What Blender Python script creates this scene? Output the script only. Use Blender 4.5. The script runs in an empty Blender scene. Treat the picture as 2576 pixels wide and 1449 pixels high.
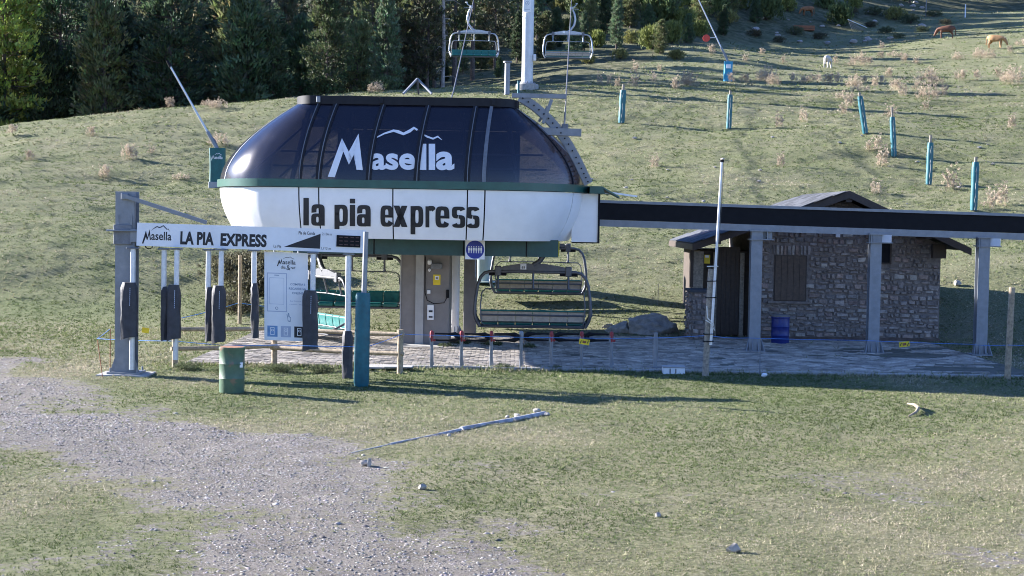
import bpy, bmesh, math, random
import numpy as np
from mathutils import Vector, Matrix, Quaternion
random.seed(7); rng = np.random.default_rng(7)
SC = bpy.context.scene; COL = SC.collection
R = math.radians
# ------------------------------------------------------------------ camera
F, CU, CV = 4000.0, 1288.0, 724.5           # focal length and centre, in units of a 2576 px wide picture
CAMZ, ROLL = 3.8, 0.0165
PITCH = math.atan((CV - 550.0) / F)
fw = Vector((0, math.cos(PITCH), -math.sin(PITCH)))
u0 = Vector((0, math.sin(PITCH), math.cos(PITCH))); r0 = Vector((1, 0, 0))
cr = r0 * math.cos(ROLL) + u0 * math.sin(ROLL)
cu = u0 * math.cos(ROLL) - r0 * math.sin(ROLL)
CAM = Vector((0, 0, CAMZ))
cd = bpy.data.cameras.new('camera'); cam = bpy.data.objects.new('camera', cd); COL.objects.link(cam)
cd.sensor_width = 36; cd.lens = F * 36 / 2576; cd.clip_end = 3000; cd.clip_start = 0.5
cam.matrix_world = Matrix(((cr.x, cu.x, -fw.x, 0), (cr.y, cu.y, -fw.y, 0), (cr.z, cu.z, -fw.z, CAMZ), (0, 0, 0, 1)))
SC.camera = cam
# ------------------------------------------------------------------ sky, sun, exposure
SUN_AZ, SUN_EL = 22.0, 20.0                   # light travels to the right, slightly towards the camera
sdir = Vector((math.cos(R(SUN_AZ)) * math.cos(R(SUN_EL)), -math.sin(R(SUN_AZ)) * math.cos(R(SUN_EL)), -math.sin(R(SUN_EL))))
wd = bpy.data.worlds.new('World'); SC.world = wd; wd.use_nodes = True
nt = wd.node_tree; bg = nt.nodes['Background']
sky = nt.nodes.new('ShaderNodeTexSky'); sky.sky_type = 'NISHITA'; sky.sun_disc = False
sky.sun_elevation = R(SUN_EL); sky.sun_rotation = math.atan2(-sdir.x, -sdir.y)
sky.altitude = 1700; sky.air_density = 1.3; sky.dust_density = 0.1; sky.ozone_density = 7.0
tint = nt.nodes.new('ShaderNodeMix'); tint.data_type = 'RGBA'; tint.blend_type = 'MULTIPLY'; tint.inputs[0].default_value = 1; tint.inputs[7].default_value = (1.08, .95, 1.09, 1)
nt.links.new(sky.outputs[0], tint.inputs[6]); nt.links.new(tint.outputs[2], bg.inputs[0]); bg.inputs[1].default_value = 0.072
sl = bpy.data.lights.new('sun', 'SUN'); sl.energy = 5.0; sl.angle = R(0.53); sl.color = (1.0, 0.955, 0.925)
so = bpy.data.objects.new('sun', sl); COL.objects.link(so); so.rotation_euler = sdir.to_track_quat('-Z', 'Y').to_euler()
so.location = (-60, 60, 60)
SC.cycles.filter_width = 1.0; SC.cycles.use_denoising = True
SC.view_settings.view_transform = 'Standard'; SC.view_settings.look = 'None'
SC.view_settings.exposure = 2.15; SC.view_settings.gamma = 1
# ------------------------------------------------------------------ helpers
def W(u, v, Y):
    d = fw * F + cr * (u - CU) - cu * (v - CV)
    return CAM + d * (Y / d.y)
def lerp(a, b, t): return a + (b - a) * t
def tag(o, label=None, cat=None, group=None, kind=None):
    if label: o['label'] = label
    if cat: o['category'] = cat
    if group: o['group'] = group
    if kind: o['kind'] = kind
    return o
def empty(name, loc, rz=0.0, label=None, cat=None, group=None):
    o = bpy.data.objects.new(name, None); COL.objects.link(o); o.location = loc; o.rotation_euler = (0, 0, rz)
    o.empty_display_size = 0.2
    return tag(o, label, cat, group)
def link(name, me, mat=None, parent=None, local=False):
    o = bpy.data.objects.new(name, me); COL.objects.link(o)
    if mat is not None and len(me.materials) == 0: me.materials.append(mat)
    if parent is not None:
        o.parent = parent
        if not local:
            bpy_inv(o, parent)
    return o
def wm(o):
    m = Matrix.LocRotScale(o.location, o.rotation_euler, o.scale)
    m = o.matrix_parent_inverse @ m if o.parent else m
    return wm(o.parent) @ m if o.parent else m
def bpy_inv(o, parent): o.matrix_parent_inverse = wm(parent).inverted()
def npmesh(name, V, faces):
    me = bpy.data.meshes.new(name); V = np.asarray(V, dtype=np.float32)
    Fa = np.asarray(faces, dtype=np.int32); n, k = Fa.shape
    me.vertices.add(len(V)); me.vertices.foreach_set('co', V.ravel())
    me.loops.add(n * k); me.loops.foreach_set('vertex_index', Fa.ravel())
    me.polygons.add(n); me.polygons.foreach_set('loop_start', np.arange(n, dtype=np.int32) * k)
    me.update(calc_edges=True); return me
class MB:
    def __init__(s): s.v = []; s.f = []
    def add(s, vs, fs):
        b = len(s.v); s.v += [tuple(p) for p in vs]; s.f += [tuple(b + i for i in f) for f in fs]; return s
    def box(s, c, d, rot=None, bev=0.0):
        x, y, z = (k / 2 for k in d); M = rot.to_3x3() if rot is not None else None
        if bev <= 0:
            P = [(i, j, k) for i in (-x, x) for j in (-y, y) for k in (-z, z)]
            fs = [(0, 1, 3, 2), (4, 6, 7, 5), (0, 4, 5, 1), (2, 3, 7, 6), (0, 2, 6, 4), (1, 5, 7, 3)]
        else:
            b = min(bev, x * .9, y * .9, z * .9); bm = bmesh.new()
            bmesh.ops.create_cube(bm, size=1)
            for q in bm.verts: q.co = Vector((q.co.x * 2 * x, q.co.y * 2 * y, q.co.z * 2 * z))
            bmesh.ops.bevel(bm, geom=bm.edges[:], offset=b, segments=1, affect='EDGES')
            bm.verts.index_update(); P = [tuple(q.co) for q in bm.verts]; fs = [tuple(q.index for q in f.verts) for f in bm.faces]; bm.free()
        c = Vector(c); return s.add([(M @ Vector(p) if M else Vector(p)) + c for p in P], fs)
    def b2(s, a, b, bev=0.0):                       # box by two corners
        a = Vector(a); b = Vector(b); d = b - a
        return s.box((a + b) / 2, (abs(d.x), abs(d.y), abs(d.z)), None, bev)
    def tube(s, pts, r, n=8, cap=True, closed=False):
        P = [Vector(p) for p in pts]; m = len(P); rs = r if isinstance(r, (list, tuple)) else [r] * m
        vs = []; up = None
        for i, p in enumerate(P):
            a = P[i - 1] if (i > 0 or closed) else p; b = P[(i + 1) % m] if (i < m - 1 or closed) else p
            t = (b - a).normalized()
            if up is None: up = Vector((0, 0, 1)) if abs(t.z) < .9 else Vector((0, 1, 0))
            x = t.cross(up)
            if x.length < 1e-4: x = t.cross(Vector((1, 0, 0.2)))
            x.normalize(); y = x.cross(t).normalized(); up = y
            vs += [p + (x * math.cos(2 * math.pi * k / n) + y * math.sin(2 * math.pi * k / n)) * rs[i] for k in range(n)]
        fs = []
        for i in range(m if closed else m - 1):
            j = (i + 1) % m
            for k in range(n): fs.append((i * n + k, i * n + (k + 1) % n, j * n + (k + 1) % n, j * n + k))
        if cap and not closed: fs += [tuple(range(n - 1, -1, -1)), tuple((m - 1) * n + k for k in range(n))]
        return s.add(vs, fs)
    def bar(s, a, b, w, h, up=(0, 0, 1)):            # rectangular bar from a to b
        a = Vector(a); b = Vector(b); t = (b - a).normalized(); x = t.cross(Vector(up))
        if x.length < 1e-4: x = t.cross(Vector((0, 1, 0)))
        x.normalize(); y = x.cross(t)
        vs = [p + x * (i * w / 2) + y * (j * h / 2) for p in (a, b) for i, j in ((-1, -1), (1, -1), (1, 1), (-1, 1))]
        return s.add(vs, [(0, 1, 2, 3), (7, 6, 5, 4), (0, 4, 5, 1), (1, 5, 6, 2), (2, 6, 7, 3), (3, 7, 4, 0)])
    def lathe(s, c, prof, n=24):                     # profile [(r, z)]
        c = Vector(c); vs = []; fs = []
        for r, z in prof: vs += [c + Vector((r * math.cos(2 * math.pi * k / n), r * math.sin(2 * math.pi * k / n), z)) for k in range(n)]
        for i in range(len(prof) - 1):
            for k in range(n): fs.append((i * n + k, i * n + (k + 1) % n, (i + 1) * n + (k + 1) % n, (i + 1) * n + k))
        if prof[0][0] > 1e-4: fs.append(tuple(range(n - 1, -1, -1)))
        if prof[-1][0] > 1e-4: fs.append(tuple((len(prof) - 1) * n + k for k in range(n)))
        return s.add(vs, fs)
    def prism(s, poly, ex):                          # planar polygon extruded by vector ex
        ex = Vector(ex); n = len(poly); a = [Vector(p) for p in poly]
        fs = [tuple(range(n)), tuple(range(2 * n - 1, n - 1, -1))] + [(i, i + n, (i + 1) % n + n, (i + 1) % n) for i in range(n)]
        return s.add(a + [p + ex for p in a], fs)
    def mesh(s, name, smooth=False):
        me = bpy.data.meshes.new(name); me.from_pydata([tuple(p) for p in s.v], [], s.f); me.update()
        bm = bmesh.new(); bm.from_mesh(me); bmesh.ops.recalc_face_normals(bm, faces=bm.faces[:]); bm.to_mesh(me); bm.free()
        if smooth:
            me.polygons.foreach_set('use_smooth', [True] * len(me.polygons))
            try: me.set_sharp_from_angle(angle=R(38))
            except Exception: pass
        return me
    def build(s, name, mat, parent=None, smooth=False, local=False):
        return link(name, s.mesh(name, smooth), mat, parent, local)
# ------------------------------------------------------------------ materials
MATS = {}
def mat(name, col, rough=.6, metal=0.0, var=.12, scale=6.0, bump=0.0, bscale=40.0, col2=None, objvar=0.0, spec=.5, coords='Object', coat=0.0):
    if name in MATS: return MATS[name]
    m = bpy.data.materials.new(name); m.use_nodes = True; N = m.node_tree.nodes; L = m.node_tree.links; b = N['Principled BSDF']
    b.inputs['Roughness'].default_value = rough; b.inputs['Metallic'].default_value = metal; b.inputs['Specular IOR Level'].default_value = spec
    b.inputs['Coat Weight'].default_value = coat
    tc = N.new('ShaderNodeTexCoord'); nz = N.new('ShaderNodeTexNoise'); nz.inputs['Scale'].default_value = scale; nz.inputs['Detail'].default_value = 6
    nz.inputs['Roughness'].default_value = .65
    L.new(tc.outputs[coords], nz.inputs['Vector'])
    cr_ = N.new('ShaderNodeValToRGB'); c = np.array(col)
    lo = tuple(np.clip(c * (1 - var * 2), 0, 1)); hi = tuple(np.clip(np.array(col2) if col2 else c * (1 + var * 2), 0, 1))
    cr_.color_ramp.elements[0].position = .3; cr_.color_ramp.elements[1].position = .7
    cr_.color_ramp.elements[0].color = (*lo, 1); cr_.color_ramp.elements[1].color = (*hi, 1)
    L.new(nz.outputs[0], cr_.inputs[0]); out = cr_.outputs[0]
    if objvar:
        oi = N.new('ShaderNodeObjectInfo'); mp = N.new('ShaderNodeMapRange'); mp.inputs[3].default_value = 1 - objvar; mp.inputs[4].default_value = 1 + objvar
        L.new(oi.outputs['Random'], mp.inputs[0]); mx = N.new('ShaderNodeMix'); mx.data_type = 'RGBA'; mx.blend_type = 'MULTIPLY'; mx.inputs[0].default_value = 1
        L.new(out, mx.inputs[6]); L.new(mp.outputs[0], mx.inputs[7]); out = mx.outputs[2]
    L.new(out, b.inputs['Base Color'])
    if bump:
        n2 = N.new('ShaderNodeTexNoise'); n2.inputs['Scale'].default_value = bscale; n2.inputs['Detail'].default_value = 5; L.new(tc.outputs[coords], n2.inputs['Vector'])
        bp = N.new('ShaderNodeBump'); bp.inputs['Strength'].default_value = bump; bp.inputs['Distance'].default_value = .02
        L.new(n2.outputs[0], bp.inputs['Height']); L.new(bp.outputs[0], b.inputs['Normal'])
    MATS[name] = m; return m
STEEL = mat('galvanised_steel', (.23, .245, .265), .5, .35, .07, 5, .1, 30)
STEELD = mat('grey_steel', (.16, .17, .19), .5, .3, .12, 9)
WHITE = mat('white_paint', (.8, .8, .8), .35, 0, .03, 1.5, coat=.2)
SIGNW = mat('sign_white', (.76, .77, .79), .45, 0, .03, 2)
GREEND = mat('dark_green_paint', (.012, .06, .055), .4, 0, .12, 3)
GREENB = mat('green_belt_paint', (.016, .085, .068), .35, 0, .1, 3)
TEAL = mat('teal_vinyl', (.006, .11, .14), .5, 0, .14, 5, .25, 9)
TEALD = mat('dark_teal_vinyl', (.006, .10, .13), .5, 0, .15, 5, .25, 9)
CUSH = mat('green_cushion', (.005, .13, .12), .45, 0, .12, 6, .2, 12)
SLEEVE = mat('black_sleeve', (.03, .031, .04), .55, 0, .18, 7, .3, 14)
BLACK = mat('black', (.010, .010, .012), .75, 0, .1, 5, spec=.2)
INK = mat('ink', (.01, .012, .018), .5, 0, .05, 5)
PALE = mat('pale_ink', (.38, .43, .55), .5, 0, .05, 5)
MIDINK = mat('mid_ink', (.16, .24, .36), .5, 0, .05, 5)
WOOD = mat('weathered_wood', (.30, .24, .165), .8, 0, .22, 12, .3, 40)
WOODD = mat('dark_brown_wood', (.045, .03, .022), .6, 0, .15, 10, .2, 40)
WOODP = mat('grey_plank', (.27, .235, .19), .8, 0, .22, 14, .3, 40)
PANEL = mat('beige_back_panel', (.40, .33, .25), .6, 0, .1, 8)
SLATE = mat('slate', (.075, .08, .09), .85, 0, .12, 5, .3, 18, objvar=.35, spec=.15)
PILLAR = mat('grey_cladding', (.20, .185, .18), .55, 0, .06, 3)
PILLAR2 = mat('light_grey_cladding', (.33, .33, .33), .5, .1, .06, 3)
CONC = mat('concrete', (.34, .33, .31), .9, 0, .12, 6, .3, 30)
YELLOW = mat('yellow_plastic', (.75, .56, .02), .5, 0, .06, 8)
RED = mat('red_plastic', (.26, .012, .02), .45, 0, .12, 8)
BLUEP = mat('blue_plastic', (.012, .026, .17), .4, 0, .1, 6)
BLUER = mat('blue_rope', (.08, .24, .62), .7, 0, .2, 30)
ROPEW = mat('white_cord', (.6, .58, .54), .8, 0, .1, 30)
SIGNB = mat('sign_blue', (.01, .025, .28), .4, 0, .03, 5)
CABLE = mat('steel_cable', (.10, .10, .11), .5, .5, .1, 20)
TUBEW = mat('aluminium_tube', (.58, .6, .63), .4, .35, .06, 12)
def drum_mat():
    m = mat('drum_green', (.075, .135, .085), .55, 0, .1, 5, .15, 20); N = m.node_tree.nodes; L = m.node_tree.links; b = N['Principled BSDF']
    src = b.inputs['Base Color'].links[0].from_socket
    tc = N.new('ShaderNodeTexCoord'); nz = N.new('ShaderNodeTexNoise'); nz.inputs['Scale'].default_value = 4.5; nz.inputs['Detail'].default_value = 8
    L.new(tc.outputs['Object'], nz.inputs['Vector']); rp = N.new('ShaderNodeValToRGB'); rp.color_ramp.elements[0].position = .56; rp.color_ramp.elements[1].position = .66
    L.new(nz.outputs[0], rp.inputs[0]); mx = N.new('ShaderNodeMix'); mx.data_type = 'RGBA'; L.new(rp.outputs[0], mx.inputs[0]); L.new(src, mx.inputs[6])
    mx.inputs[7].default_value = (.19, .14, .10, 1); L.new(mx.outputs[2], b.inputs['Base Color']); return m
DRUM = drum_mat(); RUST = mat('rust', (.24, .10, .05), .9, 0, .25, 14)
def glass_mat():
    m = bpy.data.materials.new('tinted_dome_glass'); m.use_nodes = True; N = m.node_tree.nodes; L = m.node_tree.links; b = N['Principled BSDF']
    b.inputs['Base Color'].default_value = (.022, .024, .042, 1); b.inputs['Roughness'].default_value = .2; b.inputs['Specular IOR Level'].default_value = .6; b.inputs['Coat Weight'].default_value = .7; b.inputs['Coat Roughness'].default_value = .06
    tr = N.new('ShaderNodeBsdfTransparent'); tr.inputs[0].default_value = (.6, .56, .66, 1); ms = N.new('ShaderNodeMixShader'); ms.inputs[0].default_value = .52
    tc = N.new('ShaderNodeTexCoord'); nz = N.new('ShaderNodeTexNoise'); nz.inputs['Scale'].default_value = 1.1; L.new(tc.outputs['Object'], nz.inputs['Vector'])
    mp = N.new('ShaderNodeMapRange'); mp.inputs[3].default_value = .12; mp.inputs[4].default_value = .34; L.new(nz.outputs[0], mp.inputs[0]); L.new(mp.outputs[0], b.inputs['Roughness'])
    L.new(b.outputs[0], ms.inputs[1]); L.new(tr.outputs[0], ms.inputs[2]); L.new(ms.outputs[0], N['Material Output'].inputs[0]); return m
GLASS = glass_mat()
def attr_mat(name, attr='col', rough=.9, trans=0.0, objvar=0.0, bump=0, spec=.2):
    m = bpy.data.materials.new(name); m.use_nodes = True; N = m.node_tree.nodes; L = m.node_tree.links; b = N['Principled BSDF']
    b.inputs['Roughness'].default_value = rough; b.inputs['Specular IOR Level'].default_value = spec
    a = N.new('ShaderNodeAttribute'); a.attribute_name = attr; out = a.outputs[0]
    if objvar:
        oi = N.new('ShaderNodeObjectInfo'); mp = N.new('ShaderNodeMapRange'); mp.inputs[3].default_value = 1 - objvar; mp.inputs[4].default_value = 1 + objvar
        L.new(oi.outputs['Random'], mp.inputs[0]); mx = N.new('ShaderNodeMix'); mx.data_type = 'RGBA'; mx.blend_type = 'MULTIPLY'; mx.inputs[0].default_value = 1
        L.new(out, mx.inputs[6]); L.new(mp.outputs[0], mx.inputs[7]); out = mx.outputs[2]
    L.new(out, b.inputs['Base Color'])
    if trans:
        t = N.new('ShaderNodeBsdfTranslucent'); L.new(out, t.inputs[0]); ms = N.new('ShaderNodeMixShader'); ms.inputs[0].default_value = trans
        L.new(b.outputs[0], ms.inputs[1]); L.new(t.outputs[0], ms.inputs[2]); L.new(ms.outputs[0], N['Material Output'].inputs[0])
    return m
def set_col(me, cols):                              # cols per vertex (n,3)
    a = me.color_attributes.new('col', 'FLOAT_COLOR', 'POINT'); c = np.ones((len(cols), 4), np.float32); c[:, :3] = cols
    a.data.foreach_set('color', c.ravel())
# ------------------------------------------------------------------ noise
def vnoise(x, y, seed=0):
    x = np.asarray(x, float); y = np.asarray(y, float); xi = np.floor(x).astype(np.int64); yi = np.floor(y).astype(np.int64); fx = x - xi; fy = y - yi
    fx = fx * fx * (3 - 2 * fx); fy = fy * fy * (3 - 2 * fy)
    def h(a, b):
        n = (a * 374761393 + b * 668265263 + seed * 974711) & 0xffffffff; n = ((n ^ (n >> 13)) * 1274126177) & 0xffffffff
        return ((n ^ (n >> 16)) & 0xffff) / 65535.0
    return (h(xi, yi) * (1 - fx) + h(xi + 1, yi) * fx) * (1 - fy) + (h(xi, yi + 1) * (1 - fx) + h(xi + 1, yi + 1) * fx) * fy
def fbm(x, y, o=4, seed=0):
    s = 0; a = .5
    for i in range(o): s = s + a * vnoise(x * 2 ** i + 17.3 * i, y * 2 ** i - 9.1 * i, seed + i); a *= .5
    return s / (1 - .5 ** o)
def sstep(a, b, x): t = np.clip((x - a) / (b - a), 0, 1); return t * t * (3 - 2 * t)
# ------------------------------------------------------------------ terrain
CTRL = [  # picture u, v and distance Y
 (100, 690, 61), (300, 600, 67), (300, 470, 84), (0, 600, 66), (0, 480, 80), (0, 400, 92), (0, 321, 106), (-300, 400, 100), (300, 285, 112), (547, 467, 86), (560, 263, 116), (750, 250, 120),
 (640, 700, 62), (900, 690, 62), (900, 560, 74), (1000, 400, 94), (1000, 232, 124), (1150, 222, 126),
 (1600, 710, 60), (1600, 600, 67), (1563, 490, 77), (1563, 311, 100), (1325, 224, 118), (1250, 640, 64),
 (2530, 690, 57), (2450, 533, 71), (2338, 468, 80), (2245, 397, 86), (2168, 341, 91), (1833, 327, 98), (1831, 207, 150), (2080, 173, 180), (2390, 97, 220), (2497, 124, 205),
 (2570, 28, 275), (1900, 118, 225), (2430, 45, 262), (2600, 300, 105), (2600, 200, 150), (2300, 200, 155), (1500, 190, 145), (1400, 178, 150), (1750, 125, 190), (2000, 60, 250), (2000, -40, 280), (1700, 40, 230), (1700, -60, 260), (2250, 55, 262)]
ANCH = [(-14, 52, .1), (0, 52, 0), (12, 55, .9), (20, 52, 1.2), (-30, 130, 9), (-20, 138, 11.5), (-10, 140, 12.5), (-30, 165, 13), (-15, 170, 16), (0, 190, 22), (-30, 230, 30), (0, 250, 40), (-100, 100, 8), (-100, 230, 30), (-80, 50, 1), (70, 60, 8),
 (100, 150, 24), (130, 300, 50), (0, 400, 100), (-150, 400, 95), (150, 420, 85), (-60, 320, 62), (60, 340, 62), (90, 300, 44), (-300, 300, 60), (300, 300, 60), (300, 50, 8), (-300, 50, 3), (0, 600, 150), (300, 600, 140), (-300, 600, 140)]
cp = [tuple(W(*c)) for c in CTRL] + ANCH
for xx in (-60, -25, -12, 0, 12, 25, 60):
    for yy in (5, 25, 44): cp.append((xx, yy, 0.0))
cp = np.array(cp); PS = 60.0
def tpsk(r2): return np.where(r2 > 1e-12, .5 * r2 * np.log(np.maximum(r2, 1e-12)), 0)
_xy = cp[:, :2] / PS; _n = len(cp)
_K = tpsk(((_xy[:, None] - _xy[None]) ** 2).sum(-1)) + np.eye(_n) * 2e-3
_P = np.c_[np.ones(_n), _xy]; _A = np.block([[_K, _P], [_P.T, np.zeros((3, 3))]])
_sol = np.linalg.solve(_A, np.r_[cp[:, 2], np.zeros(3)])
def h0(x, y):
    x = np.asarray(x, float); y = np.asarray(y, float); sh = np.broadcast(x, y).shape; q = np.c_[np.broadcast_to(x, sh).ravel(), np.broadcast_to(y, sh).ravel()] / PS
    z = np.empty(len(q))
    for i in range(0, len(q), 60000):
        p = q[i:i + 60000]; z[i:i + 60000] = tpsk(((p[:, None] - _xy[None]) ** 2).sum(-1)) @ _sol[:_n] + _sol[_n] + p @ _sol[_n + 1:]
    z = z.reshape(sh); yf = 50 + 4 * sstep(-4, -12, x)
    return np.maximum(z, -2) * sstep(yf, yf + 9, y)
def hz(x, y):
    x = np.asarray(x, float); y = np.asarray(y, float); z = h0(x, y); k = sstep(52, 66, y)
    z = z + k * ((fbm(x * .16, y * .6, 3, 3) - .5) * .32 + (fbm(x * 1.1, y * 1.5, 4, 8) - .5) * .20)
    z = z + k * sstep(.62, .75, fbm(x * .10, y * .35, 2, 31)) * -.16
    near = (1 - k); pav = sstep(-9.5, -8.5, x) * sstep(15.5, 14, x) * sstep(39.0, 40.5, y) * sstep(60, 57, y)
    z = z + near * (1 - pav) * ((fbm(x * .35, y * .5, 3, 5) - .5) * .10 + (fbm(x * 2.2, y * 2.6, 3, 6) - .5) * .045) - near * pav * .03
    return z
def hz1(x, y): return float(hz(np.array([x]), np.array([y]))[0])
def G(u, v, y0=12.0, y1=420.0):                     # where the sight line of a picture point meets the ground
    Y = np.concatenate([np.arange(y0, 60, .1), np.arange(60, 140, .25), np.arange(140, y1, .6)])
    d = fw * F + cr * (u - CU) - cu * (v - CV); X = d.x / d.y * Y; Z = CAMZ + d.z / d.y * Y
    below = Z <= hz(X, Y); i = int(np.argmax(below)) if below.any() else len(Y) - 1
    return Vector((X[i], Y[i], hz1(X[i], Y[i])))
def pxm(n, Y): return n * Y / F                     # picture length -> metres at distance Y
# ------------------------------------------------------------------ ground sheet
def flat(u, v):
    d = fw * F + cr * (u - CU) - cu * (v - CV); t = -CAMZ / d.z; return (d.x * t, d.y * t)
GP = [flat(*p) for p in ((-260, 840), (0, 893), (150, 965), (300, 1010), (520, 1062), (800, 1120), (980, 1195), (1120, 1300), (1250, 1430), (1330, 1600), (700, 1600), (600, 1440), (500, 1370), (400, 1290), (240, 1215), (0, 1168), (-300, 1140))]
GP2 = [flat(*p) for p in ((2490, 1460), (2500, 1390), (2560, 1320), (2700, 1290), (2900, 1500), (2500, 1600))]
def sdist(poly, x, y):
    P = np.array(poly); d = np.full(x.shape, 1e9); ins = np.zeros(x.shape, bool); n = len(P)
    for i in range(n):
        a = P[i]; b = P[(i + 1) % n]; e = b - a; t = np.clip(((x - a[0]) * e[0] + (y - a[1]) * e[1]) / (e @ e), 0, 1)
        d = np.minimum(d, np.hypot(x - a[0] - t * e[0], y - a[1] - t * e[1]))
        c = ((a[1] > y) != (b[1] > y)) & (x < (b[0] - a[0]) * (y - a[1]) / (b[1] - a[1] + 1e-12) + a[0]); ins ^= c
    return np.where(ins, d, -d)
def gravel(x, y):
    x = np.asarray(x, float); y = np.asarray(y, float); g = np.zeros(x.shape); m = (y < 46) & (np.abs(x) < 40)
    if m.any():
        xm, ym = x[m], y[m]; w = (fbm(xm * .55, ym * .45, 5, 21) - .5) * 5.5 - .5
        g[m] = np.maximum(sstep(-1.6, 1.4, sdist(GP, xm, ym) + w), sstep(-.4, .5, sdist(GP2, xm, ym) + w * .4))
        g[m] = np.maximum(g[m], .62 * sstep(.48, .74, fbm(xm * .7, ym * .55, 5, 77)) * sstep(34, 19, ym))
    return g
PAVX, PAVY = (-8.3, 13.6), (40.25, 52.0)
def paved(x, y): return (x > PAVX[0]) & (x < PAVX[1]) & (y > PAVY[0]) & (y < PAVY[1])
def lines(*segs):
    o = []
    for a, b, s in segs: o.append(np.arange(a, b, s))
    return np.concatenate(o)
xl = lines((-420, -120, 20), (-120, -45, 2.5), (-45, -22, .5), (-22, 24, .17), (24, 55, .5), (55, 130, 2.5), (130, 440, 20))
yl = lines((-30, 12, 2), (12, 46, .13), (46, 125, .33), (125, 300, 1.1), (300, 700, 12))
GX, GY = np.meshgrid(xl, yl); GZ = hz(GX, GY); nx, ny = len(xl), len(yl)
idx = np.arange(nx * ny).reshape(ny, nx)
gf = np.stack([idx[:-1, :-1], idx[:-1, 1:], idx[1:, 1:], idx[1:, :-1]], -1).reshape(-1, 4)
gme = npmesh('ground', np.stack([GX, GY, GZ], -1).reshape(-1, 3), gf)
gme.polygons.foreach_set('use_smooth', np.ones(len(gf), bool))
ga = gme.attributes.new('gravel', 'FLOAT', 'POINT'); ga.data.foreach_set('value', gravel(GX, GY).ravel().astype(np.float32))
# dead needles, earth and scrub under the wood, bare and rough
def woodfloor(x, y):
    lim = np.interp(x, [-60, -30, -8, 0, 6, 18, 30, 42, 60, 90, 130], [112, 121, 126, 128, 140, 190, 225, 236, 262, 285, 300])
    return sstep(-3, 4, y - lim + (fbm(x * .2, y * .2, 3, 91) - .5) * 10)
wa = gme.attributes.new('wood', 'FLOAT', 'POINT'); wa.data.foreach_set('value', woodfloor(GX, GY).ravel().astype(np.float32))
def lush(x, y):
    a = sstep(43, 39.5, y) * sstep(27, 33, y) * sstep(-11, -8, x) * sstep(14, 2, x); b = sstep(-2.2, -4.5, x) * sstep(23, 18, y); c = sstep(50, 58, y) * (.42 + .3 * sstep(80, 60, y) * sstep(-6, -11, x)); a = a * .8; b = b * .55
    q = np.zeros(np.broadcast(x, y).shape)
    for A, B in TRK:
        e = B - A; t = np.clip(((x - A.x) * e.x + (y - A.y) * e.y) / (e.x ** 2 + e.y ** 2), 0, 1); d = np.hypot(x - A.x - t * e.x, y - A.y - t * e.y); q = np.maximum(q, sstep(.45, .1, d) * .4)
    return np.clip(np.maximum(np.maximum(a, b), np.maximum(c, q)) * (.05 + 1.3 * fbm(x * .5, y * .5, 4, 15)), 0, .8)
TRK = [(G(1965, 310), G(1935, 390)), (G(1935, 390), G(1900, 500)), (G(1800, 330), G(1765, 460))]
la = gme.attributes.new('lush', 'FLOAT', 'POINT'); la.data.foreach_set('value', lush(GX, GY).ravel().astype(np.float32))
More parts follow.
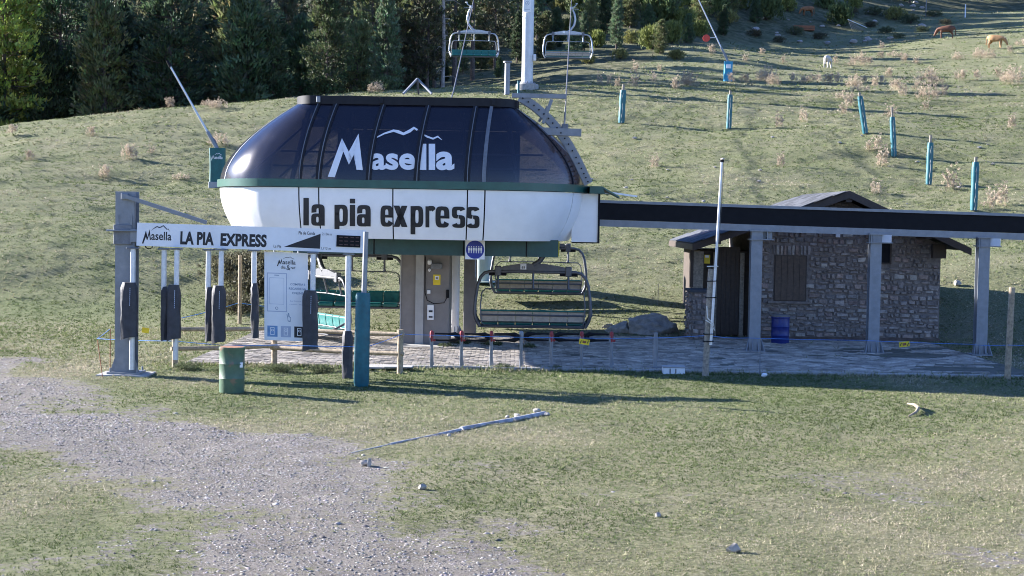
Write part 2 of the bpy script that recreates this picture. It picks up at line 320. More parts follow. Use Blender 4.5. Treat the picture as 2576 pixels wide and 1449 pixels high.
def ground_mat():
    m = bpy.data.materials.new('meadow_and_gravel'); m.use_nodes = True; N = m.node_tree.nodes; L = m.node_tree.links; b = N['Principled BSDF']
    b.inputs['Roughness'].default_value = .95; b.inputs['Specular IOR Level'].default_value = .15
    tc = N.new('ShaderNodeTexCoord')
    def noise(scale, det=5, stretch=None, rough=.6):
        n = N.new('ShaderNodeTexNoise'); n.inputs['Scale'].default_value = scale; n.inputs['Detail'].default_value = det; n.inputs['Roughness'].default_value = rough
        if stretch:
            mp = N.new('ShaderNodeMapping'); mp.inputs['Scale'].default_value = stretch; L.new(tc.outputs['Object'], mp.inputs[0]); L.new(mp.outputs[0], n.inputs['Vector'])
        else: L.new(tc.outputs['Object'], n.inputs['Vector'])
        return n.outputs[0]
    def ramp(src, stops):
        r = N.new('ShaderNodeValToRGB'); e = r.color_ramp.elements
        while len(e) < len(stops): e.new(.5)
        for q, (p, c) in zip(e, stops): q.position = p; q.color = (*c, 1)
        L.new(src, r.inputs[0]); return r.outputs[0]
    def mix(f, a, c):
        x = N.new('ShaderNodeMix'); x.data_type = 'RGBA'
        L.new(f, x.inputs[0]); L.new(a, x.inputs[6]); L.new(c, x.inputs[7]); return x.outputs[2]
    big = ramp(noise(.5, 9, (1, .8, 1), .7), [(.30, (.105, .125, .052)), (.43, (.175, .185, .092)), (.56, (.26, .245, .15)), (.70, (.33, .285, .21))])
    fine = ramp(noise(16, 9, (1, 1.0, 1), .8), [(.38, (.022, .026, .013)), (.48, (.135, .14, .072)), (.57, (.28, .26, .17)), (.68, (.48, .43, .33))])
    mx = N.new('ShaderNodeMix'); mx.data_type = 'RGBA'; mx.inputs[0].default_value = .62; L.new(big, mx.inputs[6]); L.new(fine, mx.inputs[7]); dry_ = mx.outputs[2]
    lt = N.new('ShaderNodeAttribute'); lt.attribute_name = 'lush'; grn = ramp(noise(9, 8, None, .75), [(.33, (.04, .058, .02)), (.5, (.125, .16, .06)), (.68, (.245, .26, .12))])
    grass = mix(lt.outputs['Fac'], dry_, grn)
    gr = ramp(noise(28, 6, None, .7), [(.30, (.045, .04, .034)), (.48, (.175, .16, .145)), (.68, (.36, .335, .31))])
    g2 = ramp(noise(1.3, 5), [(.35, (.14, .12, .09)), (.65, (.27, .245, .21))])
    mg = N.new('ShaderNodeMix'); mg.data_type = 'RGBA'; mg.inputs[0].default_value = .45; L.new(gr, mg.inputs[6]); L.new(g2, mg.inputs[7])
    at = N.new('ShaderNodeAttribute'); at.attribute_name = 'gravel'
    brk = N.new('ShaderNodeMath'); brk.operation = 'ADD'; L.new(at.outputs['Fac'], brk.inputs[0])
    nm = N.new('ShaderNodeMapRange'); nm.inputs[1].default_value = .3; nm.inputs[2].default_value = .7; nm.inputs[3].default_value = -.75; nm.inputs[4].default_value = .45
    L.new(noise(5, 6, None, .7), nm.inputs[0]); L.new(nm.outputs[0], brk.inputs[1])
    gm = N.new('ShaderNodeMapRange'); gm.inputs[1].default_value = .3; gm.inputs[2].default_value = .6; L.new(brk.outputs[0], gm.inputs[0])
    gz = N.new('ShaderNodeMath'); gz.operation = 'MULTIPLY'; L.new(gm.outputs[0], gz.inputs[0])
    gs = N.new('ShaderNodeMapRange'); gs.inputs[1].default_value = 0; gs.inputs[2].default_value = .15; L.new(at.outputs['Fac'], gs.inputs[0]); L.new(gs.outputs[0], gz.inputs[1])
    c1 = mix(gz.outputs[0], grass, mg.outputs[2])
    wt = N.new('ShaderNodeAttribute'); wt.attribute_name = 'wood'
    wf = ramp(noise(.8, 7), [(.3, (.045, .05, .025)), (.5, (.10, .105, .055)), (.72, (.20, .185, .12))])
    c2 = mix(wt.outputs['Fac'], c1, wf); L.new(c2, b.inputs['Base Color'])
    n1 = noise(9, 8, None, .75); n2 = noise(45, 4)
    ad = N.new('ShaderNodeMath'); ad.operation = 'MULTIPLY_ADD'; ad.inputs[1].default_value = .35; L.new(n2, ad.inputs[0]); L.new(n1, ad.inputs[2])
    bp = N.new('ShaderNodeBump'); bp.inputs['Strength'].default_value = .9; bp.inputs['Distance'].default_value = .13; L.new(ad.outputs[0], bp.inputs['Height']); L.new(bp.outputs[0], b.inputs['Normal'])
    return m
ground = tag(link('ground', gme, ground_mat()), 'grazed hillside meadow with gravel track in front', 'ground', kind='structure')
# ------------------------------------------------------------------ grass tufts and gravel stones (uncountable)
def sample(y0, y1, dens, xm=.36, pad=2.0):
    A = (y1 - y0) * 2 * (y1 * xm + pad); n = int(A * dens); y = rng.uniform(y0, y1, n); x = rng.uniform(-1, 1, n) * (y1 * xm + pad)
    k = np.abs(x) < y * xm + pad; return x[k], y[k]
GC = np.array([(.14, .185, .065), (.20, .215, .105), (.28, .265, .16), (.42, .365, .27), (.085, .11, .04), (.34, .31, .20)])
def tufts(bands):
    V = []; C = []
    for y0, y1, dens, s, hgt in bands:
        x, y = sample(y0, y1, dens); g = gravel(x, y)
        keep = (rng.random(len(x)) > np.clip(g * 1.5 - .1, 0, .97)) & (~paved(x, y) | ((fbm(x * .8, y * 1.2, 4, 63) > .53 - .10 * sstep(3, 12, x)) & (rng.random(len(x)) < .6))) & (rng.random(len(x)) > woodfloor(x, y) * .8) & (rng.random(len(x)) < .55 + .8 * fbm(x * .5, y * .5, 3, 44))
        x, y = x[keep], y[keep]; n = len(x); z = hz(x, y); pat = fbm(x * .3, y * .25, 3, 12)
        ci = np.clip((pat - .27) * 8 + .8 + rng.normal(0, 1.3, n) - 2.4 * lush(x, y), 0, 5.99); order = np.array([4, 0, 1, 2, 5, 3])[ci.astype(int)]
        col = GC[order] * rng.uniform(.75, 1.25, (n, 1)); tl = rng.random(n); hh = hgt * (.5 + tl) * np.where(rng.random(n) > .985, 2.6, 1)
        for k in range(3):
            a = rng.uniform(0, 6.283, n); w = s * rng.uniform(.16, .34, n); lean = rng.uniform(.3, 1.3, n) * hh * 1.4; az = rng.uniform(0, 6.283, n)
            bx = x + rng.normal(0, s * .4, n); by = y + rng.normal(0, s * .4, n)
            p = np.stack([np.c_[bx - np.cos(a) * w, by - np.sin(a) * w, z - .01], np.c_[bx + np.cos(a) * w, by + np.sin(a) * w, z - .01], np.c_[bx + np.cos(az) * lean, by + np.sin(az) * lean, z + hh * rng.uniform(.6, 1.1, n)]], 1)
            V.append(p.reshape(-1, 3)); C.append(np.repeat(col * rng.uniform(.85, 1.15, (n, 1)), 3, 0))
    V = np.concatenate(V); C = np.concatenate(C); me = npmesh('grass', V, np.arange(len(V)).reshape(-1, 3)); set_col(me, C); return me
def edge_tufts():
    n = 2400; x = rng.uniform(-9.5, 15, n); y = rng.normal(39.95, .28, n); z = np.zeros(n); V = []; C = []
    for k in range(3):
        a = rng.uniform(0, 6.283, n); hh = .03 + .09 * rng.random(n) ** 3; w = .016
        V.append(np.stack([np.c_[x - np.cos(a) * w, y - np.sin(a) * w, z - .02], np.c_[x + np.cos(a) * w, y + np.sin(a) * w, z - .02], np.c_[x + rng.normal(0, .05, n), y + rng.normal(0, .05, n), hh]], 1).reshape(-1, 3)); C.append(np.repeat(GC[rng.integers(0, 6, n)] * rng.uniform(.7, 1.2, (n, 1)), 3, 0))
    V = np.concatenate(V); me = npmesh('edge_grass', V, np.arange(len(V)).reshape(-1, 3)); set_col(me, np.concatenate(C)); return me
BLADE = attr_mat('grass_blades', trans=.25)
tag(link('grass', tufts([(13, 20, 560, .032, .019), (20, 28, 330, .04, .024), (28, 38, 190, .05, .03), (38, 52, 90, .07, .045), (52, 72, 44, .08, .045), (72, 95, 26, .10, .055), (95, 130, 12, .14, .075), (130, 300, 1.6, .26, .12)]), BLADE), 'short grazed grass growing over the meadow', 'grass', kind='stuff')
def stones(n0, smin, smax, y0, y1, pw, thr):
    x = rng.uniform(-15, 10, n0); y = rng.uniform(y0, y1, n0); g = gravel(x, y); k = (rng.random(n0) < (g - thr)) & (np.abs(x) < y * .36 + 1.5) & ~paved(x, y)
    x, y = x[k], y[k]; n = len(x); z = hz(x, y); s = smin + (smax - smin) * rng.random(n) ** pw
    base = np.array([(1, 0, 0), (0, 1, 0), (-1, 0, 0), (0, -1, 0), (0, 0, 1), (.75, .75, .45), (-.75, .6, .5)]); fs = np.array([(0, 5, 4), (0, 1, 5), (5, 1, 4), (1, 6, 4), (1, 2, 6), (6, 2, 4), (2, 3, 4), (3, 0, 4)])
    a = rng.uniform(0, 6.283, n); B = base[None] * rng.uniform(.6, 1.25, (n, 7, 3)); B = B * s[:, None, None] * np.stack([rng.uniform(.7, 1.3, n), rng.uniform(.7, 1.3, n), rng.uniform(.35, .65, n)], -1)[:, None]
    ca, sa = np.cos(a)[:, None], np.sin(a)[:, None]; V = np.stack([B[..., 0] * ca - B[..., 1] * sa + x[:, None], B[..., 0] * sa + B[..., 1] * ca + y[:, None], B[..., 2] + z[:, None] - s[:, None] * .12], -1)
    Fa = fs[None] + (np.arange(n) * 7)[:, None, None]; c = np.array([.28, .26, .24]) * rng.uniform(.3, 1.35, (n, 1)) * rng.uniform(.94, 1.06, (n, 3))
    return V.reshape(-1, 3), Fa.reshape(-1, 3), np.repeat(c, 7, 0)
S1 = stones(300000, .010, .030, 14, 30, 1.7, .45); S2 = stones(85000, .018, .045, 27, 43, 1.8, .45); S3 = stones(1500, .03, .065, 14, 34, 4, .1)
V = np.concatenate([S1[0], S2[0], S3[0]]); o2 = len(S1[0]); o3 = o2 + len(S2[0])
me = npmesh('gravel', V, np.concatenate([S1[1], S2[1] + o2, S3[1] + o3])); set_col(me, np.concatenate([S1[2], S2[2], S3[2]]))
tag(link('gravel', me, attr_mat('gravel_stone', rough=.85)), 'loose pale grey gravel on the curving track', 'gravel', kind='stuff')
tag(link('edge_grass', edge_tufts(), BLADE), 'longer grass growing along the front edge of the paving', 'grass', kind='stuff')
# ------------------------------------------------------------------ paving, each block a piece
PAVER = mat('paver', (.34, .30, .25), .9, 0, .14, 3, .3, 60, objvar=.3)
pav = MB().b2((PAVX[0], PAVY[0], -.15), (PAVX[1], PAVY[1], .006)).build('paving', mat('paving_sand', (.10, .095, .07), .95, 0, .25, 2.5, .3, 40)); tag(pav, 'grey concrete block paving around the lift station', 'paving', kind='structure')
def island_mat():
    m = mat('paver_field', (.34, .30, .25), .9, 0, .28, 1.1, .3, 60); N = m.node_tree.nodes; L = m.node_tree.links; b = N['Principled BSDF']; src = b.inputs['Base Color'].links[0].from_socket
    g = N.new('ShaderNodeNewGeometry'); mp = N.new('ShaderNodeMapRange'); mp.inputs[3].default_value = .6; mp.inputs[4].default_value = 1.3; L.new(g.outputs['Random Per Island'], mp.inputs[0])
    mx = N.new('ShaderNodeMix'); mx.data_type = 'RGBA'; mx.blend_type = 'MULTIPLY'; mx.inputs[0].default_value = 1; L.new(src, mx.inputs[6]); L.new(mp.outputs[0], mx.inputs[7]); L.new(mx.outputs[2], b.inputs['Base Color']); return m
pm = [MB().box((0, 0, 0), (.222 + dx, .100, .05), None, .010).mesh('paver') for dx in (0, -.012)]
for q in pm: q.materials.append(PAVER)
pvV = []; pvF = []; cnt = 0; single = 0; bmsrc = pm[0]; bv = np.array([v.co[:] for v in bmsrc.vertices]); bf = [tuple(p.vertices) for p in bmsrc.polygons]
row = 0; y = PAVY[0] + .07
while y < PAVY[1] - .06:
    x = PAVX[0] + .13 + (row % 2) * .122 + random.uniform(-.01, .01)
    while x < PAVX[1] - .12:
        dirt = fbm(np.array([x * .5]), np.array([y * .9]), 3, 55)[0]; edge = sstep(8, 13, x) * .16 + .05 * sstep(2, 7, x)
        if dirt < .80 - edge:
            zz = .0 + random.uniform(-.014, .008) + (fbm(np.array([x * .4]), np.array([y * .4]), 2, 5)[0] - .5) * .02; rz = random.uniform(-.03, .03)
            if row in (0, 1, 2, 3) and -4.2 < x < 13 and single < 300:
                o = bpy.data.objects.new('paver', pm[single % 2]); COL.objects.link(o); o.parent = pav; o.location = (x, y, zz); o.rotation_euler = (random.uniform(-.03, .03), random.uniform(-.02, .02), rz); single += 1
            else:
                c, s_ = math.cos(rz), math.sin(rz); p = bv * 1.0; q = np.c_[p[:, 0] * c - p[:, 1] * s_ + x, p[:, 0] * s_ + p[:, 1] * c + y, p[:, 2] + zz + p[:, 0] * random.uniform(-.03, .03)]
                pvV.append(q); pvF += [tuple(i + cnt for i in f) for f in bf]; cnt += len(q)
        x += .2435
    y += .1255; row += 1
me = bpy.data.meshes.new('paver_field'); me.from_pydata(np.concatenate(pvV).tolist(), [], pvF); me.update(); o = link('paver_field', me, island_mat(), pav); o['kind'] = 'stuff'
kb = MB()
for i in range(24): kb.b2((-3.6 + i * .95, 40.03, -.1), (-3.6 + i * .95 + .93, 40.15, .045 + .006 * (i % 3)), .008)
tag(kb.build('kerb', CONC), 'low concrete kerb along the front of the paving', 'kerb', kind='structure')
# ------------------------------------------------------------------ lettering
def text_polys(body, bold=0.0, res=4, shear=0.0, spacing=1.0):
    cu_ = bpy.data.curves.new('t', 'FONT'); cu_.body = body; cu_.offset = bold; cu_.resolution_u = res; cu_.shear = shear; cu_.space_character = spacing; cu_.fill_mode = 'FRONT'
    o = bpy.data.objects.new('t', cu_); COL.objects.link(o); dg = bpy.context.evaluated_depsgraph_get(); dg.update(); e = o.evaluated_get(dg); me = e.to_mesh()
    bm = bmesh.new(); bm.from_mesh(me); e.to_mesh_clear(); bpy.data.objects.remove(o); bpy.data.curves.remove(cu_)
    return bm
def letters(name, body, box, fn, m, parent, bold=0.0, cuts=0, shear=0.0, spacing=1.0, base=None):
    """box = (x0, y0, x1, y1) in the sheet's own units; fn(x, y) -> world point on that sheet"""
    bm = text_polys(body, bold, 4, shear, spacing); xs = [v.co.x for v in bm.verts]; ys = [v.co.y for v in bm.verts]
    a, b = min(xs), max(xs); c, d = (min(ys), max(ys)) if base is None else base
    for v in bm.verts: v.co = Vector((box[0] + (v.co.x - a) / (b - a) * (box[2] - box[0]), box[1] + (v.co.y - c) / (d - c) * (box[3] - box[1]), 0))
    for i in range(1, cuts + 1):
        yy = box[1] + (box[3] - box[1]) * (i / (cuts + 1.0) * 1.6 - .3)
        bmesh.ops.bisect_plane(bm, geom=bm.verts[:] + bm.edges[:] + bm.faces[:], plane_co=(0, yy, 0), plane_no=(0, 1, 0))
    for v in bm.verts: v.co = fn(v.co.x, v.co.y)
    me = bpy.data.meshes.new(name); bm.to_mesh(me); bm.free(); return link(name, me, m, parent)
def shape(name, polys, fn, m, parent, cuts=()):
    bm = bmesh.new()
    for P in polys:
        f = bm.faces.new([bm.verts.new((p[0], p[1], 0)) for p in P])
    bmesh.ops.triangulate(bm, faces=bm.faces[:])
    for yy in cuts: bmesh.ops.bisect_plane(bm, geom=bm.verts[:] + bm.edges[:] + bm.faces[:], plane_co=(0, yy, 0), plane_no=(0, 1, 0))
    for v in bm.verts: v.co = fn(v.co.x, v.co.y)
    me = bpy.data.meshes.new(name); bm.to_mesh(me); bm.free(); return link(name, me, m, parent)
def ribbon(pts, w):                                  # a line of varying width as polygons
    out = []; P = [Vector((p[0], p[1])) for p in pts]; ws = w if isinstance(w, (list, tuple)) else [w] * len(P); L_ = []; R_ = []
    for i, p in enumerate(P):
        t = (P[min(i + 1, len(P) - 1)] - P[max(i - 1, 0)]).normalized(); n = Vector((-t.y, t.x)); L_.append(p + n * ws[i] / 2); R_.append(p - n * ws[i] / 2)
    for i in range(len(P) - 1): out.append([R_[i], R_[i + 1], L_[i + 1], L_[i]])
    return out
def ring(cx, cy, rx, ry, w, n=28, wy=None):
    wy = wy or w; out = []
    for i in range(n):
        a, b = 2 * math.pi * i / n, 2 * math.pi * (i + 1) / n
        out.append([(cx + rx * math.cos(a), cy + ry * math.sin(a)), (cx + rx * math.cos(b), cy + ry * math.sin(b)), (cx + (rx - w) * math.cos(b), cy + (ry - wy) * math.sin(b)), (cx + (rx - w) * math.cos(a), cy + (ry - wy) * math.sin(a))])
    return out
def disc(cx, cy, rx, ry, n=28): return [[(cx + rx * math.cos(2 * math.pi * i / n), cy + ry * math.sin(2 * math.pi * i / n)) for i in range(n)]]
def logo(fn, m, parent, x0, y0, w, h, thin=1.0, ax=1.0, ay=1.0):
    """mountain line over the word, sheet units; x0,y0 = lower left of the letters' base line"""
    q = lambda X, Y_: (x0 + X * w, y0 + Y_ * h); t = .05 * thin
    shape('logo_letter', [[q(0, -.28), q(.05, -.28), q(.13, .22), q(.115, .62)], [q(.115, .62), q(.13, .62), q(.185, .16), q(.17, .0)], [q(.115, .62), q(.1, .45), q(.16, .0), q(.19, .0), q(.185, .16)], [q(.185, .0), q(.175, .12), q(.245, .76), q(.255, .5)], [q(.245, .76), q(.255, .5), q(.30, .0), q(.265, -.0)], [q(.245, .76), q(.235, .45), q(.27, -.0), q(.305, .0)]], fn, m, parent)
    letters('logo_lettering', 'asella', (x0 + .31 * w, y0, x0 + w, y0 + .62 * h), fn, m, parent, bold=.012 * thin)
    pts = [q(.30, .68), q(.42, .88), q(.50, .98), q(.57, .92), q(.63, .95), q(.71, 1.06), q(.80, .88), q(.84, .80), q(.88, .84), q(.93, .66)]; ws = [k * .45 * h * ay * thin for k in (.02, .10, .14, .14, .14, .14, .12, .12, .09, .02)]
    shape('mountain_line', [[(c.x / ax, c.y / ay) for c in P] for P in ribbon([(a * ax, b * ay) for a, b in pts], ws)], fn, m, parent)
# ------------------------------------------------------------------ lift station
ST = empty('lift_station', (-3.2, 46, 0), 0, 'lift station with dark glass dome over a white lettered skirt', 'lift station')
ZB0, ZB1 = 4.547, 4.733; DZ0, DZ1 = 4.733, 6.833; SK0 = 3.203; YF = 42.0
def outline(xl0, xr0, xl1, xr1, yf, yarc, yb, nA=9):
    """plan from the back left, round the front, to the back right; xl0..xr0 straight front, xl1/xr1 outermost"""
    P = [(xl1, yb), (xl1, (yb + yarc) / 2)]
    for i in range(nA + 1):
        a = math.pi / 2 * i / nA; e = .82
        P.append((xl0 - (xl0 - xl1) * math.cos(a) ** e, yarc - (yarc - yf) * math.sin(a) ** e))
    nL = len(P)
    Q = [(xr1, yb), (xr1, (yb + yarc) / 2)]
    for i in range(nA + 1):
        a = math.pi / 2 * i / nA; e = .82
        Q.append((xr0 + (xr1 - xr0) * math.cos(a) ** e, yarc - (yarc - yf) * math.sin(a) ** e))
    return P, Q[::-1]
# arcs of the dome base, dome top and skirt foot; same parameter everywhere
BASE = outline(-5.665, -.756, -8.35, 2.147, YF, 46.3, 57)
TOPO = outline(-5.245, -.579, -5.92, .06, YF + .7, 44.1, 56)
FOOT = outline(-5.6, -.793, -7.79, 1.605, YF + .26, 46.0, 57)
NL = len(BASE[0])
def plan(o, s):
    """s in [-(NL-1),0]: left arc, [0,1]: straight front, [1, NL]: right arc"""
    L_, Q = o
    if s <= 0: i = s + NL - 1; P = L_
    elif s >= 1: i = s - 1; P = Q
    else: return Vector((lerp(L_[-1][0], Q[0][0], s), lerp(L_[-1][1], Q[0][1], s)))
    k = min(int(i), NL - 2); f = i - k; return Vector((lerp(P[k][0], P[k + 1][0], f), lerp(P[k][1], P[k + 1][1], f)))
def dome(s, h, off=0.0):
    w = h ** 1.75; p = plan(BASE, s).lerp(plan(TOPO, s), w); 
    if off:
        e = .02; a = dome(s, min(1, h + e)) - dome(s, max(0, h - e)); b = dome(s + e, h) - dome(s - e, h); n = b.cross(a).normalized(); return Vector((p.x, p.y, lerp(DZ0, DZ1, h))) + n * off
    return Vector((p.x, p.y, lerp(DZ0, DZ1, h)))
def skirt(s, h, off=0.0):                            # h 0 at the belt, 1 at the foot
    w = h ** 1.9; p = plan(BASE, s).lerp(plan(FOOT, s), w)
    if off:
        e = .02; a = skirt(s, max(0, h - e)) - skirt(s, min(1, h + e)); b = skirt(s + e, h) - skirt(s - e, h); n = b.cross(a).normalized(); return Vector((p.x, p.y, lerp(ZB0 - .015, SK0, h))) + n * off
    return Vector((p.x, p.y, lerp(ZB0 - .015, SK0, h)))
def patch(fn, s0, s1, nS, nH, h0_=0.0, h1_=1.0, off=0.0, thick=.025):
    mb = MB(); vs = []
    for o in (off, off - thick):
        for i in range(nS + 1):
            for j in range(nH + 1): vs.append(fn(lerp(s0, s1, i / nS), lerp(h0_, h1_, j / nH), o or 1e-4))
    n1 = (nS + 1) * (nH + 1); fs = []; ix = lambda k, i, j: k * n1 + i * (nH + 1) + j
    for i in range(nS):
        for j in range(nH): fs += [(ix(0, i, j), ix(0, i + 1, j), ix(0, i + 1, j + 1), ix(0, i, j + 1)), (ix(1, i, j), ix(1, i, j + 1), ix(1, i + 1, j + 1), ix(1, i + 1, j))]
    for i in range(nS): fs += [(ix(0, i, 0), ix(1, i, 0), ix(1, i + 1, 0), ix(0, i + 1, 0)), (ix(0, i, nH), ix(0, i + 1, nH), ix(1, i + 1, nH), ix(1, i, nH))]
    for j in range(nH): fs += [(ix(0, 0, j), ix(0, 0, j + 1), ix(1, 0, j + 1), ix(1, 0, j)), (ix(0, nS, j), ix(1, nS, j), ix(1, nS, j + 1), ix(0, nS, j + 1))]
    return mb.add(vs, fs)
SL = -(NL - 1.0); SR = float(NL)
xf = lambda zx: (800 + zx / 1.717) / 1.4907          # station close-up -> picture
def s_front(u):                                      # picture column -> front parameter at the belt
    return ((u - CU) / F * YF + 5.665) / (5.665 - .756)
MULL = [0.0, s_front(xf(668)), s_front(xf(990)), s_front(xf(1298)), s_front(xf(1622)), 1.0]
cuts_d = [SL, -5.2] + MULL + [6.2, SR]
for a, b in zip(cuts_d[:-1], cuts_d[1:]):
    n = 3 if 0 <= a < 1 else 14
    patch(dome, a, b, n, 12, thick=.03).build('dome_pane', GLASS, ST, True)
RIB = mat('dark_rib', (.016, .017, .022), .6, 0, .1, 6, spec=.2)
RIBL = mat('seam_glare', (.55, .57, .62), .35, .2, .05, 6)  # pale tone puts the sun glare along the left dome seam into colour
def ribs(fn, s, w, off, m, name, nH=12, hh=(0, 1), thick=.05):
    ds = w / ((5.665 - .756) if 0 <= s <= 1 else .58) / 2
    return patch(fn, s - ds, s + ds, 1, nH, hh[0], hh[1], off, thick).build(name, m, ST, True)
for s in MULL:
    ribs(dome, s, .15, .045, RIB, 'mullion'); ribs(dome, s + .002, .022, .055, STEELD, 'mullion_trim')
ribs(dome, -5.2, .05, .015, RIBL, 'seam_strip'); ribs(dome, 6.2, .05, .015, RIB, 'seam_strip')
# belt, roof lip, roof
def loop(fn, hlo, hhi, z0, z1, off, name, m, thick=.08):
    mb = MB(); ss = list(np.arange(SL, 0, .5)) + [0, .25, .5, .75] + list(np.arange(1, SR + .01, .5)); vs = []
    for s in ss:
        p = fn(s, hlo, off); q = fn(s, hlo, off - thick); vs += [(p.x, p.y, z0), (p.x, p.y, z1), (q.x, q.y, z1), (q.x, q.y, z0)]
    fs = []
    for i in range(len(ss) - 1):
        for k in range(4): fs.append((i * 4 + k, i * 4 + (k + 1) % 4, i * 4 + 4 + (k + 1) % 4, i * 4 + 4 + k))
    fs += [(3, 2, 1, 0), tuple(len(vs) - 4 + k for k in range(4))]
    return mb.add(vs, fs).build(name, m, ST, True)
loop(dome, .001, 0, ZB0, ZB1 + .02, .07, 'belt', GREENB, .2)
loop(dome, .999, 0, DZ1 - .05, DZ1 + .17, .10, 'roof_lip', RIB, .14)
TP = [plan(TOPO, s) for s in list(np.arange(SL, 0.01, 1)) + [1] + list(np.arange(2, SR + .01, 1))]
MB().prism([(p.x, p.y, DZ1 + .02) for p in TP], (0, 0, .06)).build('roof_deck', RIB, ST)
FB = [plan(FOOT, s) for s in list(np.arange(SL, 0.01, 1)) + [1] + list(np.arange(2, SR + .01, 1))]
MB().prism([(p.x * .97 - .05, p.y + .06, SK0 + .04) for p in FB], (0, 0, .05)).build('soffit', BLACK, ST)
bk = MB().b2((-8.3, 56.9, SK0), (2.05, 57.05, ZB1)).b2((-6.2, 55.95, ZB1), (.2, 56.1, DZ1)); bk.build('back_panel', RIB, ST)
for z in (.42, .92):
    pass
for i, s in enumerate((0.0, .36, 1.0, 6.2)):
    p = dome(s, 1, .125); MB().box((p.x, p.y, DZ1 + .06), (.10, .06, .16), None, .01).build('lip_bracket', STEEL if i in (0, 9) else RIB, ST)
# skirt panels with open joints
cs = [SL, -4.5, 0.0, s_front(xf(670)), s_front(xf(1147)), s_front(xf(1627)), 1.0, 6.2, SR]
patch(skirt, SL, SR, 40, 6, .01, .985, -.05, .03).build('skirt_backing', BLACK, ST, True)
for a, b in zip(cs[:-1], cs[1:]):
    ga_ = .0035 if 0 <= a < 1 and b <= 1 else .03; g0 = .0035 if a == 0 else ga_
    patch(skirt, a + (.0035 if 0 <= a < 1 else .03), b - (.0035 if 0 < b <= 1 else .03), 4 if 0 <= a < 1 else 16, 8, 0, 1, 0, .03).build('skirt_panel', WHITE, ST, True)
MB().b2((1.63, 44.2, SK0 - .02), (2.35, 44.26, ZB0 - .02)).build('end_panel', WHITE, ST)
MB().b2((2.353, 44.15, SK0 - .05), (2.405, 44.30, ZB0)).b2((1.63, 44.21, SK0 - .055), (2.35, 44.25, SK0 - .023)).build('end_panel_edge', BLACK, ST)
gt = MB(); gt.add([(2.1, 43.9, ZB0 - .02), (2.52, 43.9, ZB0 - .02), (2.52, 45, ZB0 - .02), (2.1, 45, ZB0 - .02), (2.1, 43.9, ZB1), (2.45, 43.9, ZB1), (2.45, 45, ZB1), (2.1, 45, ZB1)], [(0, 1, 2, 3), (7, 6, 5, 4), (0, 4, 5, 1), (1, 5, 6, 2), (2, 6, 7, 3), (3, 7, 4, 0)])
gt.add([(2.45, 44.0, ZB1), (2.45, 45, ZB1), (2.94, 44.8, ZB0 - .08), (2.94, 44.2, ZB0 - .08), (2.45, 44.0, ZB1 - .05), (2.45, 45, ZB1 - .05), (2.94, 44.8, ZB0 - .13), (2.94, 44.2, ZB0 - .13)], [(0, 1, 2, 3), (7, 6, 5, 4), (0, 4, 5, 1), (1, 5, 6, 2), (2, 6, 7, 3), (3, 7, 4, 0)])
gt.build('canopy_corner', GREENB, ST); MB().bar((2.52, 44.7, ZB0 + .05), (3.5, 45.2, ZB0 - .06), .05, .05).build('canopy_rod', TUBEW, ST)
# lettering on the skirt and dome
def on_skirt(u, v):
    p = W(u, v, YF)
    for _ in range(6):
        h = min(max((ZB0 - .015 - p.z) / (ZB0 - .015 - SK0), 0), 1); s = (p.x - plan(BASE, 0).lerp(plan(FOOT, 0), h ** 1.9).x) / (plan(BASE, 1).lerp(plan(FOOT, 1), h ** 1.9).x - plan(BASE, 0).lerp(plan(FOOT, 0), h ** 1.9).x)
        q = skirt(min(max(s, 0), 1), h, .014); p = W(u, v, q.y)
    return Vector((p.x, q.y, p.z))
def on_dome(u, v):
    p = W(u, v, YF + .2)
    for _ in range(6):
        h = min(max((p.z - DZ0) / (DZ1 - DZ0), 0), 1); w = h ** 1.75; a = plan(BASE, 0).lerp(plan(TOPO, 0), w); b = plan(BASE, 1).lerp(plan(TOPO, 1), w); s = (p.x - a.x) / (b.x - a.x)
        q = dome(min(max(s, 0), 1), h, .016); p = W(u, v, q.y)
    return p
sk = lambda x, y: on_skirt(x, 570.5 + (x - 985) * .0165 - y)
def sarc(x0, y0, x1, y1, tx, ty, a0, a1, e=.55, n=22):
    cx, cy, rx, ry = (x0 + x1) / 2, (y0 + y1) / 2, (x1 - x0) / 2, (y1 - y0) / 2; out = []
    pt = lambda a, kx, ky: (cx + (rx - kx) * math.copysign(abs(math.cos(a)) ** e, math.cos(a)), cy + (ry - ky) * math.copysign(abs(math.sin(a)) ** e, math.sin(a)))
    for i in range(n):
        a, b = R(lerp(a0, a1, i / n)), R(lerp(a0, a1, (i + 1) / n)); out.append([pt(a, 0, 0), pt(b, 0, 0), pt(b, tx, ty), pt(a, tx, ty)])
    return out
def rect(x0, y0, x1, y1): return [[(x0, y0), (x1, y0), (x1, y1), (x0, y1)]]
SW, SH = .37, .185
GL = {'l': rect(0, 0, 1, 1.29), 'i': rect(0, 0, 1, 1) + rect(0, 1.07, 1, 1.29), 'p': rect(0, -.34, SW, .99) + sarc(0, 0, 1, 1, SW, SH, -179, 181),
 'a': rect(1 - SW, 0, 1, .72) + sarc(.02, .3, 1, 1, SW, SH, 0, 182) + rect(.02, .62, SW, .69) + sarc(0, -.01, .92, .57, SW, SH * .85, 0, 360),
 'e': sarc(0, 0, 1, 1, SW, SH, 0, 335) + rect(.2, .43, .99, .56) + rect(1 - SW, .43, 1, .55), 'x': [[(0, 0), (.42, 0), (1, 1), (.58, 1)], [(.58, 0), (1, 0), (.42, 1), (0, 1)]],
 'r': rect(0, 0, SW * 1.15, .99) + sarc(.15, .35, 1.12, 1.01, SW, SH * 1.2, 20, 150), 's': sarc(0, .44, 1, 1, SW, SH * .9, 18, 268) + sarc(0, 0, 1, .60, SW, SH * .9, 90, -162)}
